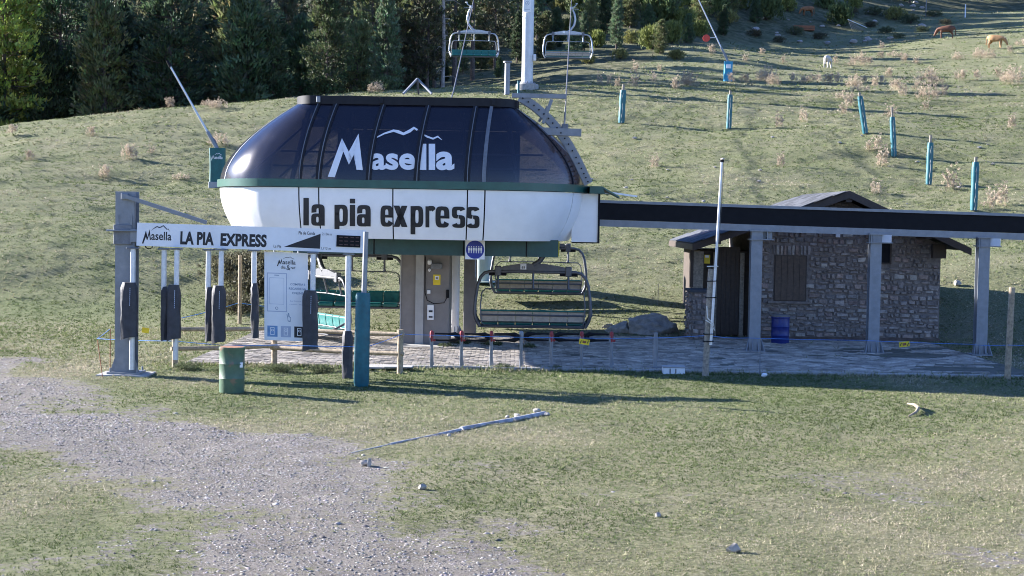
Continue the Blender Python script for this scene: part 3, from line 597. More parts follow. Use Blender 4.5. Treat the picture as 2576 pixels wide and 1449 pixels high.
NAME = [('l', 580, 615), ('a', 630, 717), ('p', 780, 866), ('i', 879, 913), ('a', 924, 1013), ('e', 1076, 1157), ('x', 1160, 1250), ('p', 1270, 1352), ('r', 1366, 1424), ('e', 1430, 1520), ('s', 1536, 1622), ('s', 1630, 1714)]
for i_, (ch, za, zb_) in enumerate(NAME):
    ua, ub = xf(za), xf(zb_); fnl = lambda x, y: sk(ua + (ub - ua) * x, y * 53.5)
    shape('station_letter', GL[ch], fnl, INK, ST, [k * .125 for k in range(-2, 11)])
z4 = lambda zx, zy: ((800 + zx / 1.717) / 1.4907, -(300 + zy / 1.717) / 1.4907)
od = lambda x, y: on_dome(x, -y)
LW = mat('white_lettering', (.72, .74, .78), .5, 0, .02, 4)
hc = [-(300 + k / 1.717) / 1.4907 for k in range(330, 640, 25)]
shape('dome_letter', [[z4(737, 623), z4(782, 626), z4(850, 420), z4(828, 374)], [z4(828, 374), z4(812, 470), z4(838, 462), z4(873, 545), z4(893, 505), z4(872, 462)], [z4(935, 345), z4(872, 462), z4(872, 545), z4(905, 480)], [z4(935, 345), z4(900, 470), z4(913, 480), z4(922, 578), z4(962, 580)]], od, LW, ST, hc)
letters('dome_lettering', 'ase', (xf(1012), z4(0, 571)[1], xf(1300), z4(0, 462)[1]), od, LW, ST, bold=.03, cuts=6, base=(0, .54))
letters('dome_lettering', 'lla', (xf(1330), z4(0, 571)[1], xf(1552), z4(0, 401)[1]), od, LW, ST, bold=.035, cuts=6, base=(0, .76))
shape('dome_mountain', ribbon([z4(1028, 388), z4(1055, 368), z4(1100, 345), z4(1160, 326), z4(1190, 333), z4(1225, 347), z4(1265, 328), z4(1292, 308), z4(1314, 322)], [1, 3.2, 4, 6, 8, 7, 7.5, 6, 5]), od, LW, ST, hc)
shape('dome_mountain', ribbon([z4(1348, 350), z4(1380, 366), z4(1415, 378), z4(1445, 364), z4(1472, 386)], [3.5, 4.5, 4.5, 4.5, 1]), od, LW, ST, hc)
# structure under the skirt
MB().b2((-5.97, 43.2, 2.77), (1.24, 56, SK0 + .03)).build('ring_beam', GREEND, ST)
MB().b2((1.245, 43.26, 2.79), (1.27, 43.35, SK0)).build('beam_trim', YELLOW, ST)
for x_ in (-3.78, -1.35, .36): MB().b2((x_, 43.18, 2.77), (x_ + .03, 43.21, SK0)).build('beam_joint', BLACK, ST)
MB().b2((-3.30, 47.2, -.05), (-1.86, 49.2, 2.72), .01).build('cabinet_tower', PILLAR, ST)
MB().b2((-2.86, 47.08, -.02), (-2.62, 47.21, 2.72)).build('cable_duct', PILLAR2, ST)
MB().b2((-3.32, 47.15, 0), (-3.29, 49.2, 2.7)).build('painted_lit_edge', PILLAR2, ST)  # pale strip paints the sunlit left edge of the tower
pc = W(1144, 700, 50.2); MB().lathe((pc.x, 50.4, 0), [(.34, 0), (.34, .05), (.155, .06), (.155, 2.75)], 20).build('round_column', WHITE, ST, True)
for k in range(5):
    a = math.pi + k * math.pi / 4; MB().prism([(pc.x + .15 * math.cos(a), 50.4 + .15 * math.sin(a), .05), (pc.x + .32 * math.cos(a), 50.4 + .32 * math.sin(a), .05), (pc.x + .15 * math.cos(a), 50.4 + .15 * math.sin(a), .38)], (.015, .015, 0)).build('base_fin', STEEL, ST)
MB().b2((-1.56, 51.3, 0), (-1.16, 52.5, 2.75), .01).build('inner_pillar', PILLAR, ST)
pb = W(1215, 700, 60); MB().lathe((pb.x, 60, hz1(pb.x, 60)), [(.55, 0), (.55, .06), (.32, .07), (.32, 3.2)], 24).build('rear_column', mat('pale_green_paint', (.42, .5, .48), .5, 0, .05, 3), ST, True)
# fittings on the cabinet tower
def box_uv(u0, v0, u1, v1, Y, d, name, m, parent, bev=0.0):
    a = W(u0, v1, Y); b = W(u1, v0, Y); return MB().b2((a.x, Y - d, a.z), (b.x, Y, b.z), bev).build(name, m, parent)
c2 = lambda zx, zy: ((1440 + zx / 2.131) / 1.4907, (800 + zy / 2.131) / 1.4907)
def zb(x0, y0, x1, y1, Y, d, name, m, parent, bev=0.0): a = c2(x0, y0); b = c2(x1, y1); return box_uv(a[0], a[1], b[0], b[1], Y, d, name, m, parent, bev)
yz = zb(393, 490, 452, 572, 47.195, .012, 'warning_notice', YELLOW, ST); zb(407, 500, 440, 530, 47.18, .006, 'notice_panel', SIGNW, ST); zb(414, 512, 430, 522, 47.17, .004, 'camera_mark', INK, ST)
zb(375, 400, 465, 442, 47.19, .16, 'floodlight', STEELD, ST, .01); zb(350, 370, 382, 408, 47.19, .2, 'lamp', SIGNW, ST, .03); zb(353, 440, 376, 465, 47.19, .12, 'horn', SIGNW, ST, .03)
zb(343, 612, 372, 642, 47.19, .05, 'junction_box', SIGNW, ST, .01); zb(345, 730, 400, 850, 47.19, .08, 'control_panel', SIGNW, ST, .01); zb(358, 775, 388, 790, 47.105, .01, 'panel_window', INK, ST); zb(358, 822, 388, 834, 47.105, .01, 'panel_window', INK, ST)
zb(497, 610, 522, 675, 47.19, .09, 'cable_gland', BLACK, ST, .01)
cb = [W(*c2(330, 640), 47.16), W(*c2(345, 695), 47.12), W(*c2(400, 722), 47.12), W(*c2(480, 715), 47.12), W(*c2(505, 670), 47.14)]; MB().tube(cb, .012, 6).build('cable', BLACK, ST, True)
MB().tube([W(*c2(330, 345), 47.17), W(*c2(328, 640), 47.17)], .012, 6).build('cable', BLACK, ST, True)
zb(145, 1045, 480, 1078, 47.2, 1.1, 'plinth', CONC, ST)
# maintenance rail and davit on the right of the roof
MR = []
for zx, zy in ((2185 - 900 + 60, 0),): pass
rp = [(1308, 243), (1344, 266), (1376, 294), (1403, 324), (1428, 359), (1452, 402), (1468, 436), (1481, 462)]
YR = 43.6; rb = MB(); PR = [W(u, v, YR) for u, v in rp]
rb2 = MB()
for a, b in zip(PR[:-1], PR[1:]): rb.bar(a, b, .24, .05, (0, 1, 0)); rb2.bar(a + Vector((0, .35, 0)), b + Vector((0, .35, 0)), .24, .05, (0, 1, 0))
rb.build('service_rail', STEEL, ST); rb2.build('service_rail', STEEL, ST)
for t in range(18):
    q = t / 18 * (len(PR) - 1) + .2; k = int(q); p = PR[k].lerp(PR[min(k + 1, len(PR) - 1)], q - k); MB().tube([p + Vector((0, -.12, 0)), p + Vector((0, .45, 0))], .022, 6).build('rung', BLACK, ST)
dv = MB(); a = W(1288, 240, YR); b = W(1424, 243, YR); dv.bar(a, b, .12, .12); dv.build('davit_beam', STEEL, ST)
MB().tube([W(1275, 238, YR), W(1277, 156, YR)], .075, 12).build('davit_post', STEEL, ST, True); MB().tube([W(1277, 158, YR), W(1277, 154, YR)], .12, 12).build('post_cap', STEELD, ST, True)
MB().bar(W(1388, 250, YR), W(1366, 310, YR), .09, .09).bar(W(1378, 268, YR + .3), W(1356, 306, YR + .3), .05, .07).build('davit_strut', STEEL, ST)
MB().bar(W(1362, 330, YR), W(1462, 334, YR), .2, .2).build('outrigger', STEEL, ST); MB().box(W(1421, 318, YR), (.18, .2, .14), None, .02).build('winch', STEELD, ST)
MB().tube([W(1424, 243, YR), W(1418, 316, YR)], .012, 6).build('hoist_cable', CABLE, ST)
ap = W(1050, 198, 45.3); tb = MB()
for u, v, y in ((1014, 236, 44.8), (1086, 236, 45.0), (1053, 236, 46.0)): tb.bar(ap, W(u, v, y), .05, .05)
tb.build('roof_tripod', STEEL, ST)
# machinery seen through the glass
MB().lathe((-3.2, 48.1, 5.1), [(2.2, 0), (2.3, .05), (2.3, .2), (2.2, .25), (2.0, .15), (.5, .15), (.5, .6)], 40).build('bull_wheel', STEELD, ST, True)
MB().b2((-1.8, 43.4, 4.78), (-.7, 45, 5.42), .05).build('motor_housing', RED, ST); MB().b2((-4.9, 43.7, 4.78), (-4.2, 45.1, 5.75), .04).build('gearbox', STEELD, ST)
mc = MB()
for x_ in (-6.1, -4.7, -3.0, -1.3, .1): mc.bar((x_, 43.8, 4.75), (x_ * .9 - .3, 44.8, 6.7), .10, .10)
for x_ in (-6.6, -5.7, -4.8): mc.bar((x_ - .8, 44.2, 4.85), (x_ + .9, 45.1, 6.55), .06, .06)
mc.bar((-6.6, 43.7, 5.15), (.9, 43.7, 5.15), .05, .05); mc.bar((-6.4, 43.8, 5.55), (.8, 43.8, 5.55), .05, .05); mc.bar((-6.0, 45, 6.4), (.3, 45, 6.4), .12, .2)
mc.build('inner_frame', STEEL, ST); MB().b2((-7.6, 43.4, ZB0), (1.4, 55.9, ZB0 + .05)).build('inner_floor', BLACK, ST)
# six-person sign under the skirt
Ysg = 42.9; a = W(1170, 652, Ysg); b = W(1220, 604, Ysg); SG = empty('capacity_sign', ((a.x + b.x) / 2, Ysg, a.z), 0, 'square white sign with blue disc and six white figures', 'sign')
MB().b2((a.x, Ysg - .02, a.z), (b.x, Ysg, b.z)).build('sign_plate', SIGNW, SG); gx, gz, gr_ = (a.x + b.x) / 2, (a.z + b.z) / 2, (b.x - a.x) / 2
sf = lambda d: (lambda x, y: Vector((gx + x * gr_, Ysg - .02 - d, gz + y * gr_)))
shape('blue_disc', disc(0, 0, .93, .93, 36), sf(.003), SIGNB, SG)
for i in range(6):
    cx = -.62 + i * .25; shape('figure', disc(cx, .30, .055, .065, 12) + [[(cx - .085, .2), (cx + .085, .2), (cx + .095, -.08), (cx + .055, -.08), (cx + .05, -.36), (cx + .01, -.36), (cx, -.1), (cx - .01, -.36), (cx - .05, -.36), (cx - .055, -.08), (cx - .095, -.08)]], sf(.006), SIGNW, SG)
MB().tube([(gx + .02, Ysg + .05, 2.2), (gx + .02, Ysg + .05, b.z)], .02, 8).build('hanger', STEELD, SG)
# ------------------------------------------------------------------ chair parking rail with columns
PK = empty('chair_parking_rail', (13, 47, 0), 0, 'long black-screened steel rail on columns in front of the stone hut', 'rail')
YP = 47.0
def strip(va, vb, y0, y1, name, m, du=0):
    A = W(1502 + du, va, YP); B = W(1502 + du, vb, YP); k = .0325; C = W(2860, va + k * 1358, YP); D = W(2860, vb + k * 1358, YP)
    P = [A, C, D, B]; return MB().add([(p.x, y0, p.z) for p in P] + [(p.x, y1, p.z) for p in P], [(0, 1, 2, 3), (7, 6, 5, 4), (0, 4, 5, 1), (1, 5, 6, 2), (2, 6, 7, 3), (3, 7, 4, 0)]).build(name, m, PK)
strip(503, 510, 46.9, 47.7, 'top_cap', STEEL); strip(510.2, 552, 46.95, 47.0, 'black_screen', BLACK); strip(552.2, 569, 46.92, 47.45, 'lower_beam', STEEL); strip(512, 552, 47.6, 47.65, 'rear_screen', BLACK)
MB().b2((2.62, 47.01, 4.1), (2.66, 47.6, 4.3)).build('end_cap', STEELD, PK)
def column(u, vt, vb, i):
    b = G(u, vb); x = b.x; Yc = 47.0; zt = W(u, vt, Yc).z
    c = MB().b2((x - .165, Yc - .17, 0), (x + .165, Yc - .15, zt)).b2((x - .165, Yc + .15, 0), (x + .165, Yc + .17, zt)).b2((x - .012, Yc - .15, 0), (x + .012, Yc + .15, zt)).build('column', STEEL, PK)
    MB().b2((x - .3, Yc - .3, -.01), (x + .3, Yc + .3, .03)).build('base_plate', STEEL, c)
    for k in (-.2, -.07, .07, .2): MB().prism([(x + k, Yc - .17, .03), (x + k * 1.35, Yc - .29, .03), (x + k * .95, Yc - .17, .36)], (.02, 0, 0)).build('base_fin', STEEL, c)
    for s in (-1, 1): MB().prism([(x + s * .19, Yc - .16, .03), (x + s * .29, Yc - .16, .03), (x + s * .19, Yc - .16, .4)], (0, .02, 0)).build('base_fin', STEEL, c)
    MB().b2((x - .22, Yc - .24, zt - .02), (x + .48, Yc + .2, zt + .02)).b2((x - .22, Yc - .24, zt - .27), (x + .48, Yc + .2, zt - .24)).b2((x - .02, Yc - .06, zt - .25), (x + .46, Yc - .04, zt - .02)).b2((x + .28, Yc - .22, zt - .25), (x + .30, Yc + .18, zt - .02)).build('bracket', STEEL, c)
    if i:
        MB().box((x + .26, Yc - .32, zt - .13), (.42, .012, .22), Matrix.Rotation(R(-62), 3, 'Z')).build('bracket_plate', WHITE, c)  # plate made white and turned sunward, sunlight on it put into the colour
        MB().tube([(x - .2, Yc - .18, zt - .3), (x - .2, Yc - .18, zt + .02)], .012, 6).build('rod', STEEL, c); MB().tube([(x - .11, Yc - .18, zt - .3), (x - .11, Yc - .18, zt + .02)], .012, 6).build('rod', STEEL, c)
for i, (u, vt, vb) in enumerate(((1882, 580, 878), (2166, 588, 880), (2440, 597, 888), (2730, 606, 896))): column(u, vt, vb, i)
# ------------------------------------------------------------------ stone hut
HU = empty('stone_hut', (10.7, 51.7, 0), 0, 'stone hut with slate roof and brown shutters behind the steel columns', 'hut')
YH = 51.7; HX0, HX1 = 7.87, 13.92; RX, RZ = 10.62, 4.86; SLL, SLR = .355, .45
MORTAR = mat('mortar', (.19, .165, .15), .95, 0, .2, 8, .3, 40)
def roofz(x): return RZ - (SLL * (RX - x) if x < RX else SLR * (x - RX))
MB().prism([(HX0, YH, 0), (HX1, YH, 0), (HX1, YH, roofz(HX1) - .2), (RX, YH, RZ - .2), (HX0, YH, roofz(HX0) - .2)], (0, 6.1, 0)).build('wall', MORTAR, HU)
wallo = [o for o in HU.children][-1]
STM = []
for i, c in enumerate(((.27, .225, .20), (.31, .27, .245), (.25, .23, .22), (.29, .225, .195), (.36, .325, .29), (.26, .20, .18), (.22, .195, .185))):
    STM.append(mat('wall_stone_%d' % i, c, .9, 0, .2, 7, .5, 22, objvar=.28))
WIN = [(W(1946, 757, YH), W(2030, 643, YH)), (W(2193, 664, YH), W(2243, 610, YH))]
lint = (W(1944, 642, YH), W(2037, 617, YH))
def inside(x, z, r, m=.0): return r[0].x - m < x < r[1].x + m and r[0].z - m < z < r[1].z + m
def stone(org, ex, nr, x0, x1, z0, z1, d):
    j = lambda: random.uniform(-.035, .035); P = [(x0 + abs(j()), z0 + abs(j())), (x1 - abs(j()), z0 + abs(j()) * .6), (x1 - abs(j()), z1 - abs(j())), (x0 + abs(j()) * .6, z1 - abs(j()))]
    if random.random() < .75:
        k = random.randrange(4); p = P[k]; q = P[(k + 1) % 4]; P[k:k + 1] = [(lerp(P[k - 1][0], p[0], .75), lerp(P[k - 1][1], p[1], .75)), (lerp(p[0], q[0], .22), lerp(p[1], q[1], .22))]
    cx = sum(p[0] for p in P) / len(P); cz = sum(p[1] for p in P) / len(P); n = len(P)
    bk = [org + ex * p[0] + Vector((0, 0, p[1])) - nr * .02 for p in P]; f = [org + ex * lerp(p[0], cx, .02) + Vector((0, 0, lerp(p[1], cz, .03))) + nr * d * random.uniform(.4, .8) for p in P]; t = [org + ex * lerp(p[0], cx, .2) + Vector((0, 0, lerp(p[1], cz, .25))) + nr * d * random.uniform(.85, 1.15) for p in P]
    fs = [tuple(range(2 * n, 3 * n))]
    for i in range(n):
        k = (i + 1) % n; fs += [(i, k, n + k, n + i), (n + i, n + k, 2 * n + k, 2 * n + i)]
    return MB().add(bk + f + t, fs)
slist = []
def course(org, ex, nr, width, z0, z1f, skip, hmin=.09, hmax=.21):
    z = z0
    while z < 4.6:
        h = random.uniform(hmin, hmax); x = random.uniform(-.2, 0)
        while x < width:
            w = random.choice((random.uniform(.10, .2), random.uniform(.18, .42))); a, b = max(x, 0), min(x + w, width); zz = random.uniform(-.035, .035)
            if b - a > .06 and z + h < z1f((a + b) / 2):
                cx = (org + ex * ((a + b) / 2)).x
                if not skip(cx, z + h / 2, (b - a) / 2, h / 2): slist.append((stone(org, ex, nr, a + .012, b - .012, z + .012 + zz, z + h - .006 + zz, random.uniform(.03, .075)), (b - a) * h))
            x += w
        z += h
def skf(cx, cz, hw, hh):
    for r in (WIN[0], WIN[1], lint):
        if r[0].x - hw * .8 < cx < r[1].x + hw * .8 and r[0].z - hh * .8 < cz < r[1].z + hh * .8: return True
    return W(2345, 650, YH).x - hw < cx and cz > W(2345, 650, YH).z - hh
course(Vector((HX0, YH, 0)), Vector((1, 0, 0)), Vector((0, -1, 0)), HX1 - HX0, .12, lambda x: roofz(HX0 + x) - .25, skf)
# upright stones over the shuttered window
x = lint[0].x
while x < lint[1].x - .05:
    w = random.uniform(.09, .15); slist.append((stone(Vector((0, YH, 0)), Vector((1, 0, 0)), Vector((0, -1, 0)), x, x + w - .015, lint[0].z, lint[1].z, .04), 1)); x += w
# counter wall at the entrance, left
cl, crr = W(1738, 860, 50.9), W(1790, 730, 50.9)
MB().b2((cl.x, 50.9, 0), (crr.x, 52.4, crr.z - .08)).build('counter_wall', MORTAR, HU); MB().b2((cl.x - .06, 50.82, crr.z - .08), (crr.x + .05, 52.45, crr.z)).build('counter_slab', SLATE, HU)
course(Vector((cl.x, 50.9, 0)), Vector((1, 0, 0)), Vector((0, -1, 0)), crr.x - cl.x, .03, lambda x: crr.z - .07, lambda *a: False)
course(Vector((cl.x, 52.4, 0)), Vector((0, -1, 0)), Vector((-1, 0, 0)), 1.5, .03, lambda x: crr.z - .07, lambda *a: False)
slist.sort(key=lambda t: -t[1])
for mb, _ in slist[:300]: mb.build('stone', random.choice(STM), wallo)
rest = MB()
for mb, _ in slist[300:]: rest.add(mb.v, mb.f)
if rest.v: o = rest.build('small_stones', STM[1], wallo); o['kind'] = 'stuff'
MB().b2((HX0 - .03, YH - .07, -.05), (HX1 + .03, YH + .02, .12)).build('plinth', mat('plinth', (.10, .075, .065), .9, 0, .2, 5), HU)
sh = MB(); a, b = WIN[0]; nb = 5
frame = MB().b2((a.x, YH - .03, a.z), (b.x, YH + .05, b.z)).build('shutter', WOODD, HU)
for k in range(nb): w = (b.x - a.x - .06) / nb; MB().b2((a.x + .03 + k * w, YH - .045, a.z + .03), (a.x + .03 + (k + 1) * w - .012, YH - .031, b.z - .03)).build('shutter_board', mat('shutter_board', (.085, .058, .042), .6, 0, .15, 10), frame)
MB().b2((a.x - .2, YH - .14, a.z - .07), (b.x + .15, YH + .02, a.z)).build('window_sill', MORTAR, HU)
a, b = WIN[1]; w2 = MB().b2((a.x + .05, YH - .01, a.z + .05), (b.x - .05, YH + .04, b.z - .05)).build('small_window', BLACK, HU)
fr = MB().b2((a.x, YH - .04, a.z), (a.x + .05, YH + .05, b.z)).b2((b.x - .05, YH - .04, a.z), (b.x, YH + .05, b.z)).b2((a.x + .05, YH - .04, a.z), (b.x - .05, YH + .05, a.z + .05)).b2((a.x + .05, YH - .04, b.z - .05), (b.x - .05, YH + .05, b.z)).build('window_frame', WOODD, w2)
box_uv(2343, 650, 2376, 614, YH - .3, .2, 'roof_beam_end', WOODD, HU); box_uv(2262 - 160, 597, 2262 - 150, 586, YH - .06, .1, 'camera_box', SIGNW, HU)
# entrance
MB().b2((6.2, 52.6, 0), (HX0 - .002, 57.6, 2.85)).build('entrance_wall', mat('entrance_wall', (.055, .04, .03), .85, 0, .15, 5), HU)  # dark brown carries the station's shade on this side wall
a, b = W(1800, 842, 52.5), W(1862, 622, 52.5); dr = MB().b2((a.x, 52.5, .08), (b.x, 52.598, b.z)).build('door', WOODD, HU)
for k in range(5): w = (b.x - a.x) / 5; MB().b2((a.x + k * w + .01, 52.485, .1), (a.x + (k + 1) * w - .01, 52.499, b.z - .02)).build('door_board', WOODD, dr)
MB().b2((b.x, 52.4, 0), (b.x + .14, 52.598, 2.8)).build('door_jamb', WOODP, HU); MB().b2((a.x - .13, 52.42, 0), (a.x, 52.598, 2.8)).build('door_jamb', WOODP, HU)
box_uv(1744, 726, 1768, 632, 52.3, .05, 'open_shutter', WOODP, HU); box_uv(1737, 722, 1743, 628, 52.3, .06, 'porch_post', WOODD, HU)
box_uv(1772, 663, 1786, 641, 52.35, .02, 'notice', YELLOW, HU); box_uv(1774, 648, 1783, 642, 52.325, .01, 'notice_panel', SIGNW, HU)
# roof
EXL, EXR, RY0, RY1 = 5.72, 14.5, 50.35, 58.0
for sx, ex_, nm in ((-1, EXL, 'roof_slope'), (1, EXR, 'roof_slope')):
    o = MB().prism([(RX, RY0, RZ), (ex_, RY0, roofz(ex_)), (ex_, RY0, roofz(ex_) - .1), (RX, RY0, RZ - .1)], (0, RY1 - RY0, 0)).build(nm, mat('roof_boards', (.035, .03, .028), .8, 0, .2, 5), HU)
    if sx < 0: roofL = o
    MB().prism([(RX, RY0 - .04, RZ - .02), (ex_ + sx * .02, RY0 - .04, roofz(ex_) - .02), (ex_ + sx * .02, RY0 - .04, roofz(ex_) - .24), (RX, RY0 - .04, RZ - .24)], (0, .035, 0)).build('barge_board', WOODD, HU)
MB().b2((EXL - .03, RY0, roofz(EXL) - .22), (EXL + .02, RY1, roofz(EXL) - .03)).build('eave_board', WOODD, HU)
for z_, x_ in ((roofz(6.5) - .3, 6.5), (roofz(8.6) - .3, 8.6), (roofz(13.2) - .32, 13.2), (RZ - .36, RX)): MB().b2((x_ - .1, RY0 + .05, z_), (x_ + .1, YH + 1, z_ + .19)).build('purlin', WOODD, HU)
sd = Vector((EXL - RX, 0, roofz(EXL) - RZ)); slen = sd.length; sd.normalize(); nrm = Vector((SLL, 0, 1)).normalized(); ang = math.atan(SLL)
slm = [MB().box((0, 0, 0), (.42, w - .012, .014)).mesh('slate') for w in (.40, .44, .48)]
for q in slm: q.materials.append(SLATE)
ns = 0; srest = MB(); r_ = 0; t = slen + .03 - .21
while t > .1:
    y = RY0 + (-.2 if r_ % 2 else 0) + .2
    while y < RY1 - .1:
        k = random.randrange(3); p = Vector((RX, y, RZ)) + sd * t + nrm * (.016 + .010)
        rot = Matrix.Rotation(-(ang) - .04 + random.uniform(-.012, .012), 4, 'Y') @ Matrix.Rotation(random.uniform(-.02, .02), 4, 'Z')
        vis = (r_ < 6 and y < 54) or r_ > 8
        if vis and ns < 300:
            o = bpy.data.objects.new('slate', slm[k]); COL.objects.link(o); o.parent = roofL; o.matrix_local = Matrix.Translation(p) @ rot; ns += 1
        else: srest.box(p, (.42, .42, .014), rot)
        y += (.40, .44, .48)[k]
    t -= .31; r_ += 1
o = srest.build('slate_field', SLATE, roofL); o['kind'] = 'stuff'
# ------------------------------------------------------------------ blue bin, boulder, posts by the hut
def drum(name, u, vb, vt, wpx, m, label, cat, open_=True, Y=None):
    p = G(u, vb); Yd = p.y; r = pxm(wpx, Yd) / 2; h = pxm(vb - vt, Yd); o = empty(name, p, 0, label, cat)
    prof = [(r * .96, 0), (r, .03), (r, h * .30), (r * 1.035, h * .32), (r, h * .34), (r, h * .62), (r * 1.035, h * .64), (r, h * .66), (r, h * .93), (r * 1.05, h * .95), (r * 1.05, h), (r * .97, h), (r * .96, h * .75)]
    MB().lathe(p, prof, 32).build('drum_body', m, o, True); return o, p, r, h
dd, p, r, h = drum('waste_drum', 583, 988, 872, 63, DRUM, 'dented green metal drum standing open on the grass', 'drum')
MB().lathe(p, [(r * .955, h * .6), (r * .96, h * 1.002)], 32).build('rusty_inner_wall', RUST, dd, True); MB().lathe(p, [(r * .5, h * .55), (r * .93, h * .52)], 20).build('rubbish', RUST, dd)
MB().box(p + Vector((r * .80, -r * .58, h * .62)), (.09, .02, .11), Matrix.Rotation(R(35), 3, 'Z'), .005).build('scuffed_patch', SIGNW, dd)
db, p, r, h = drum('blue_bin', 1962, 866, 796, 45, BLUEP, 'blue plastic bin standing against the stone hut wall', 'bin')
MB().lathe(p, [(r * 1.06, h), (r * 1.08, h + .03), (r * .9, h + .06), (.02, h + .07)], 28).build('lid', mat('grey_lid', (.2, .19, .18), .7), db, True)
def rock(name, p, sx, sy, sz, m, seed, label=None, cat=None, group=None, sub=2, rz=0.0):
    bm = bmesh.new(); bmesh.ops.create_icosphere(bm, subdivisions=sub, radius=1); rr = random.Random(seed); ds = [(Vector((rr.gauss(0, 1), rr.gauss(0, 1), rr.gauss(0, 1))).normalized(), rr.uniform(.55, .95)) for _ in range(14)]
    for v in bm.verts:
        k = v.co.copy()
        for d, c in ds:
            t_ = v.co.dot(d)
            if t_ > c: v.co -= d * (t_ - c)
        v.co = Vector((v.co.x * sx, v.co.y * sy, v.co.z * sz)) + Vector((rr.uniform(-.04, .04) * sx, rr.uniform(-.04, .04) * sy, rr.uniform(-.04, .04) * sz))
    me = bpy.data.meshes.new(name); bm.to_mesh(me); bm.free(); o = link(name, me, m); o.location = p; o.rotation_euler = (0, 0, rz); return tag(o, label, cat, group)
ROCKM = mat('pale_rock', (.31, .285, .25), .9, 0, .2, 5, .5, 18); ROCKG = mat('grey_rock', (.30, .29, .28), .9, 0, .2, 5, .5, 18)
def crag(p, sx, sy, sz, seed, label):
    bm = bmesh.new(); bmesh.ops.create_icosphere(bm, subdivisions=4, radius=1); rr = random.Random(seed); ds = [(Vector((rr.gauss(0, 1), rr.gauss(0, 1), rr.gauss(0, 1))).normalized(), rr.uniform(.5, .9)) for _ in range(22)]
    for v in bm.verts:
        for d, c in ds:
            t_ = v.co.dot(d)
            if t_ > c: v.co -= d * (t_ - c)
        n = float(fbm(np.array([v.co.x * 3 + seed]), np.array([v.co.y * 3 + v.co.z * 4]), 4, seed)[0]) - .5; v.co *= 1 + n * .42; v.co = Vector((v.co.x * sx, v.co.y * sy, v.co.z * sz))
    me = bpy.data.meshes.new('boulder'); bm.to_mesh(me); bm.free(); o = link('boulder', me, ROCKM); o.location = p; return tag(o, label, 'boulder')
p = G(1640, 842); crag(p + Vector((.1, .6, .05)), 1.15, .8, .85, 5, 'large pale boulder between the chairs and the hut'); p = G(1560, 838); crag(p + Vector((0, .3, .02)), .6, .5, .42, 6, 'pale broken rock at the left foot of the large boulder'); p = G(1530, 828); crag(p + Vector((0, .2, .05)), .24, .22, .22, 9, 'smallest pale rock left of the large boulder')
for i, (u, v, s, lab) in enumerate(((917, 1172, .09, 'pair of pinkish stones standing on the gravel edge'), (1062, 1233, .07, 'single white stone right of the gravel track'), (1845, 1390, .10, 'pale stone among the low grass at bottom right'), (2408, 720, .17, 'pale rock on the slope right of the hut'), (1655, 1300, .05, 'small white stone in the middle of the meadow'), (1128, 180 + 0, .0, ''))):
    if not lab: continue
    p = G(u, v); rock('stone', p + Vector((0, 0, s * .45)), s, s * .8, s * .8, ROCKM, 40 + i, lab, 'stone')
p = G(929, 1176); rock('stone', p + Vector((0, 0, .06)), .05, .05, .09, ROCKM, 77, 'upright narrow stone leaning beside the pinkish stones', 'stone')
def post(name, u, vb, vt, wpx, m, label, cat='post', lean=0.0, tap=.93, Y=None):
    p = G(u, vb); h = pxm(vb - vt, p.y); r = pxm(wpx, p.y) / 2; o = MB().tube([p - Vector((0, 0, .1)), p + Vector((lean * .5, 0, h * .5)), p + Vector((lean, 0, h))], [r, r * .97, r * tap], 10).build(name, m, None, True)
    return tag(o, label, cat), p, h
post('wooden_post', 2534, 955, 722, 17, WOOD, 'tall round wooden post standing at the far right of the paving', lean=.05)
pw, pwp, pwh = post('wooden_post', 1774, 946, 676, 17, WOODP, 'grey squared wooden post strapped to the white pole', lean=.09)
post('wooden_post', 603, 815, 642, 10, WOOD, 'round wooden post on the bank behind the hanging sleeves')
fp = empty('white_pole', W(1788, 868, pwp.y - .1), 0, 'thin white leaning pole strapped to a wooden post', 'pole')
A, B = W(1788, 868, pwp.y - .12), W(1816, 408, pwp.y - .12); MB().tube([A, B], [.036, .03], 10).build('pole_tube', TUBEW, fp, True)
MB().tube([B, B + (B - A).normalized() * .05], .055, 10).build('pole_cap', BLACK, fp, True); MB().tube([A + (B - A) * .45 + Vector((.045, -.02, 0)), B + Vector((.05, -.02, -.05))], .006, 5).build('halyard', CABLE, fp)
for k, t in enumerate((.02, .06, .26, .35, .43)):
    q = A + (B - A) * t + Vector((-.09, 0, 0)); MB().tube([q + Vector((-.1, -.09, 0)), q + Vector((.14, -.09, .01)), q + Vector((.14, .12, .01)), q + Vector((-.1, .12, 0))], .012, 5, closed=True).build('strap', BLACK if k < 4 else ROPEW, fp)
MB().tube([W(1778, 770, pwp.y - .2), W(1780, 800, pwp.y - .22), W(1795, 815, pwp.y - .22), W(1799, 832, pwp.y - .22), W(1786, 812, pwp.y - .22), W(1775, 805, pwp.y - .2)], .014, 6).build('tied_rope', ROPEW, fp, True)
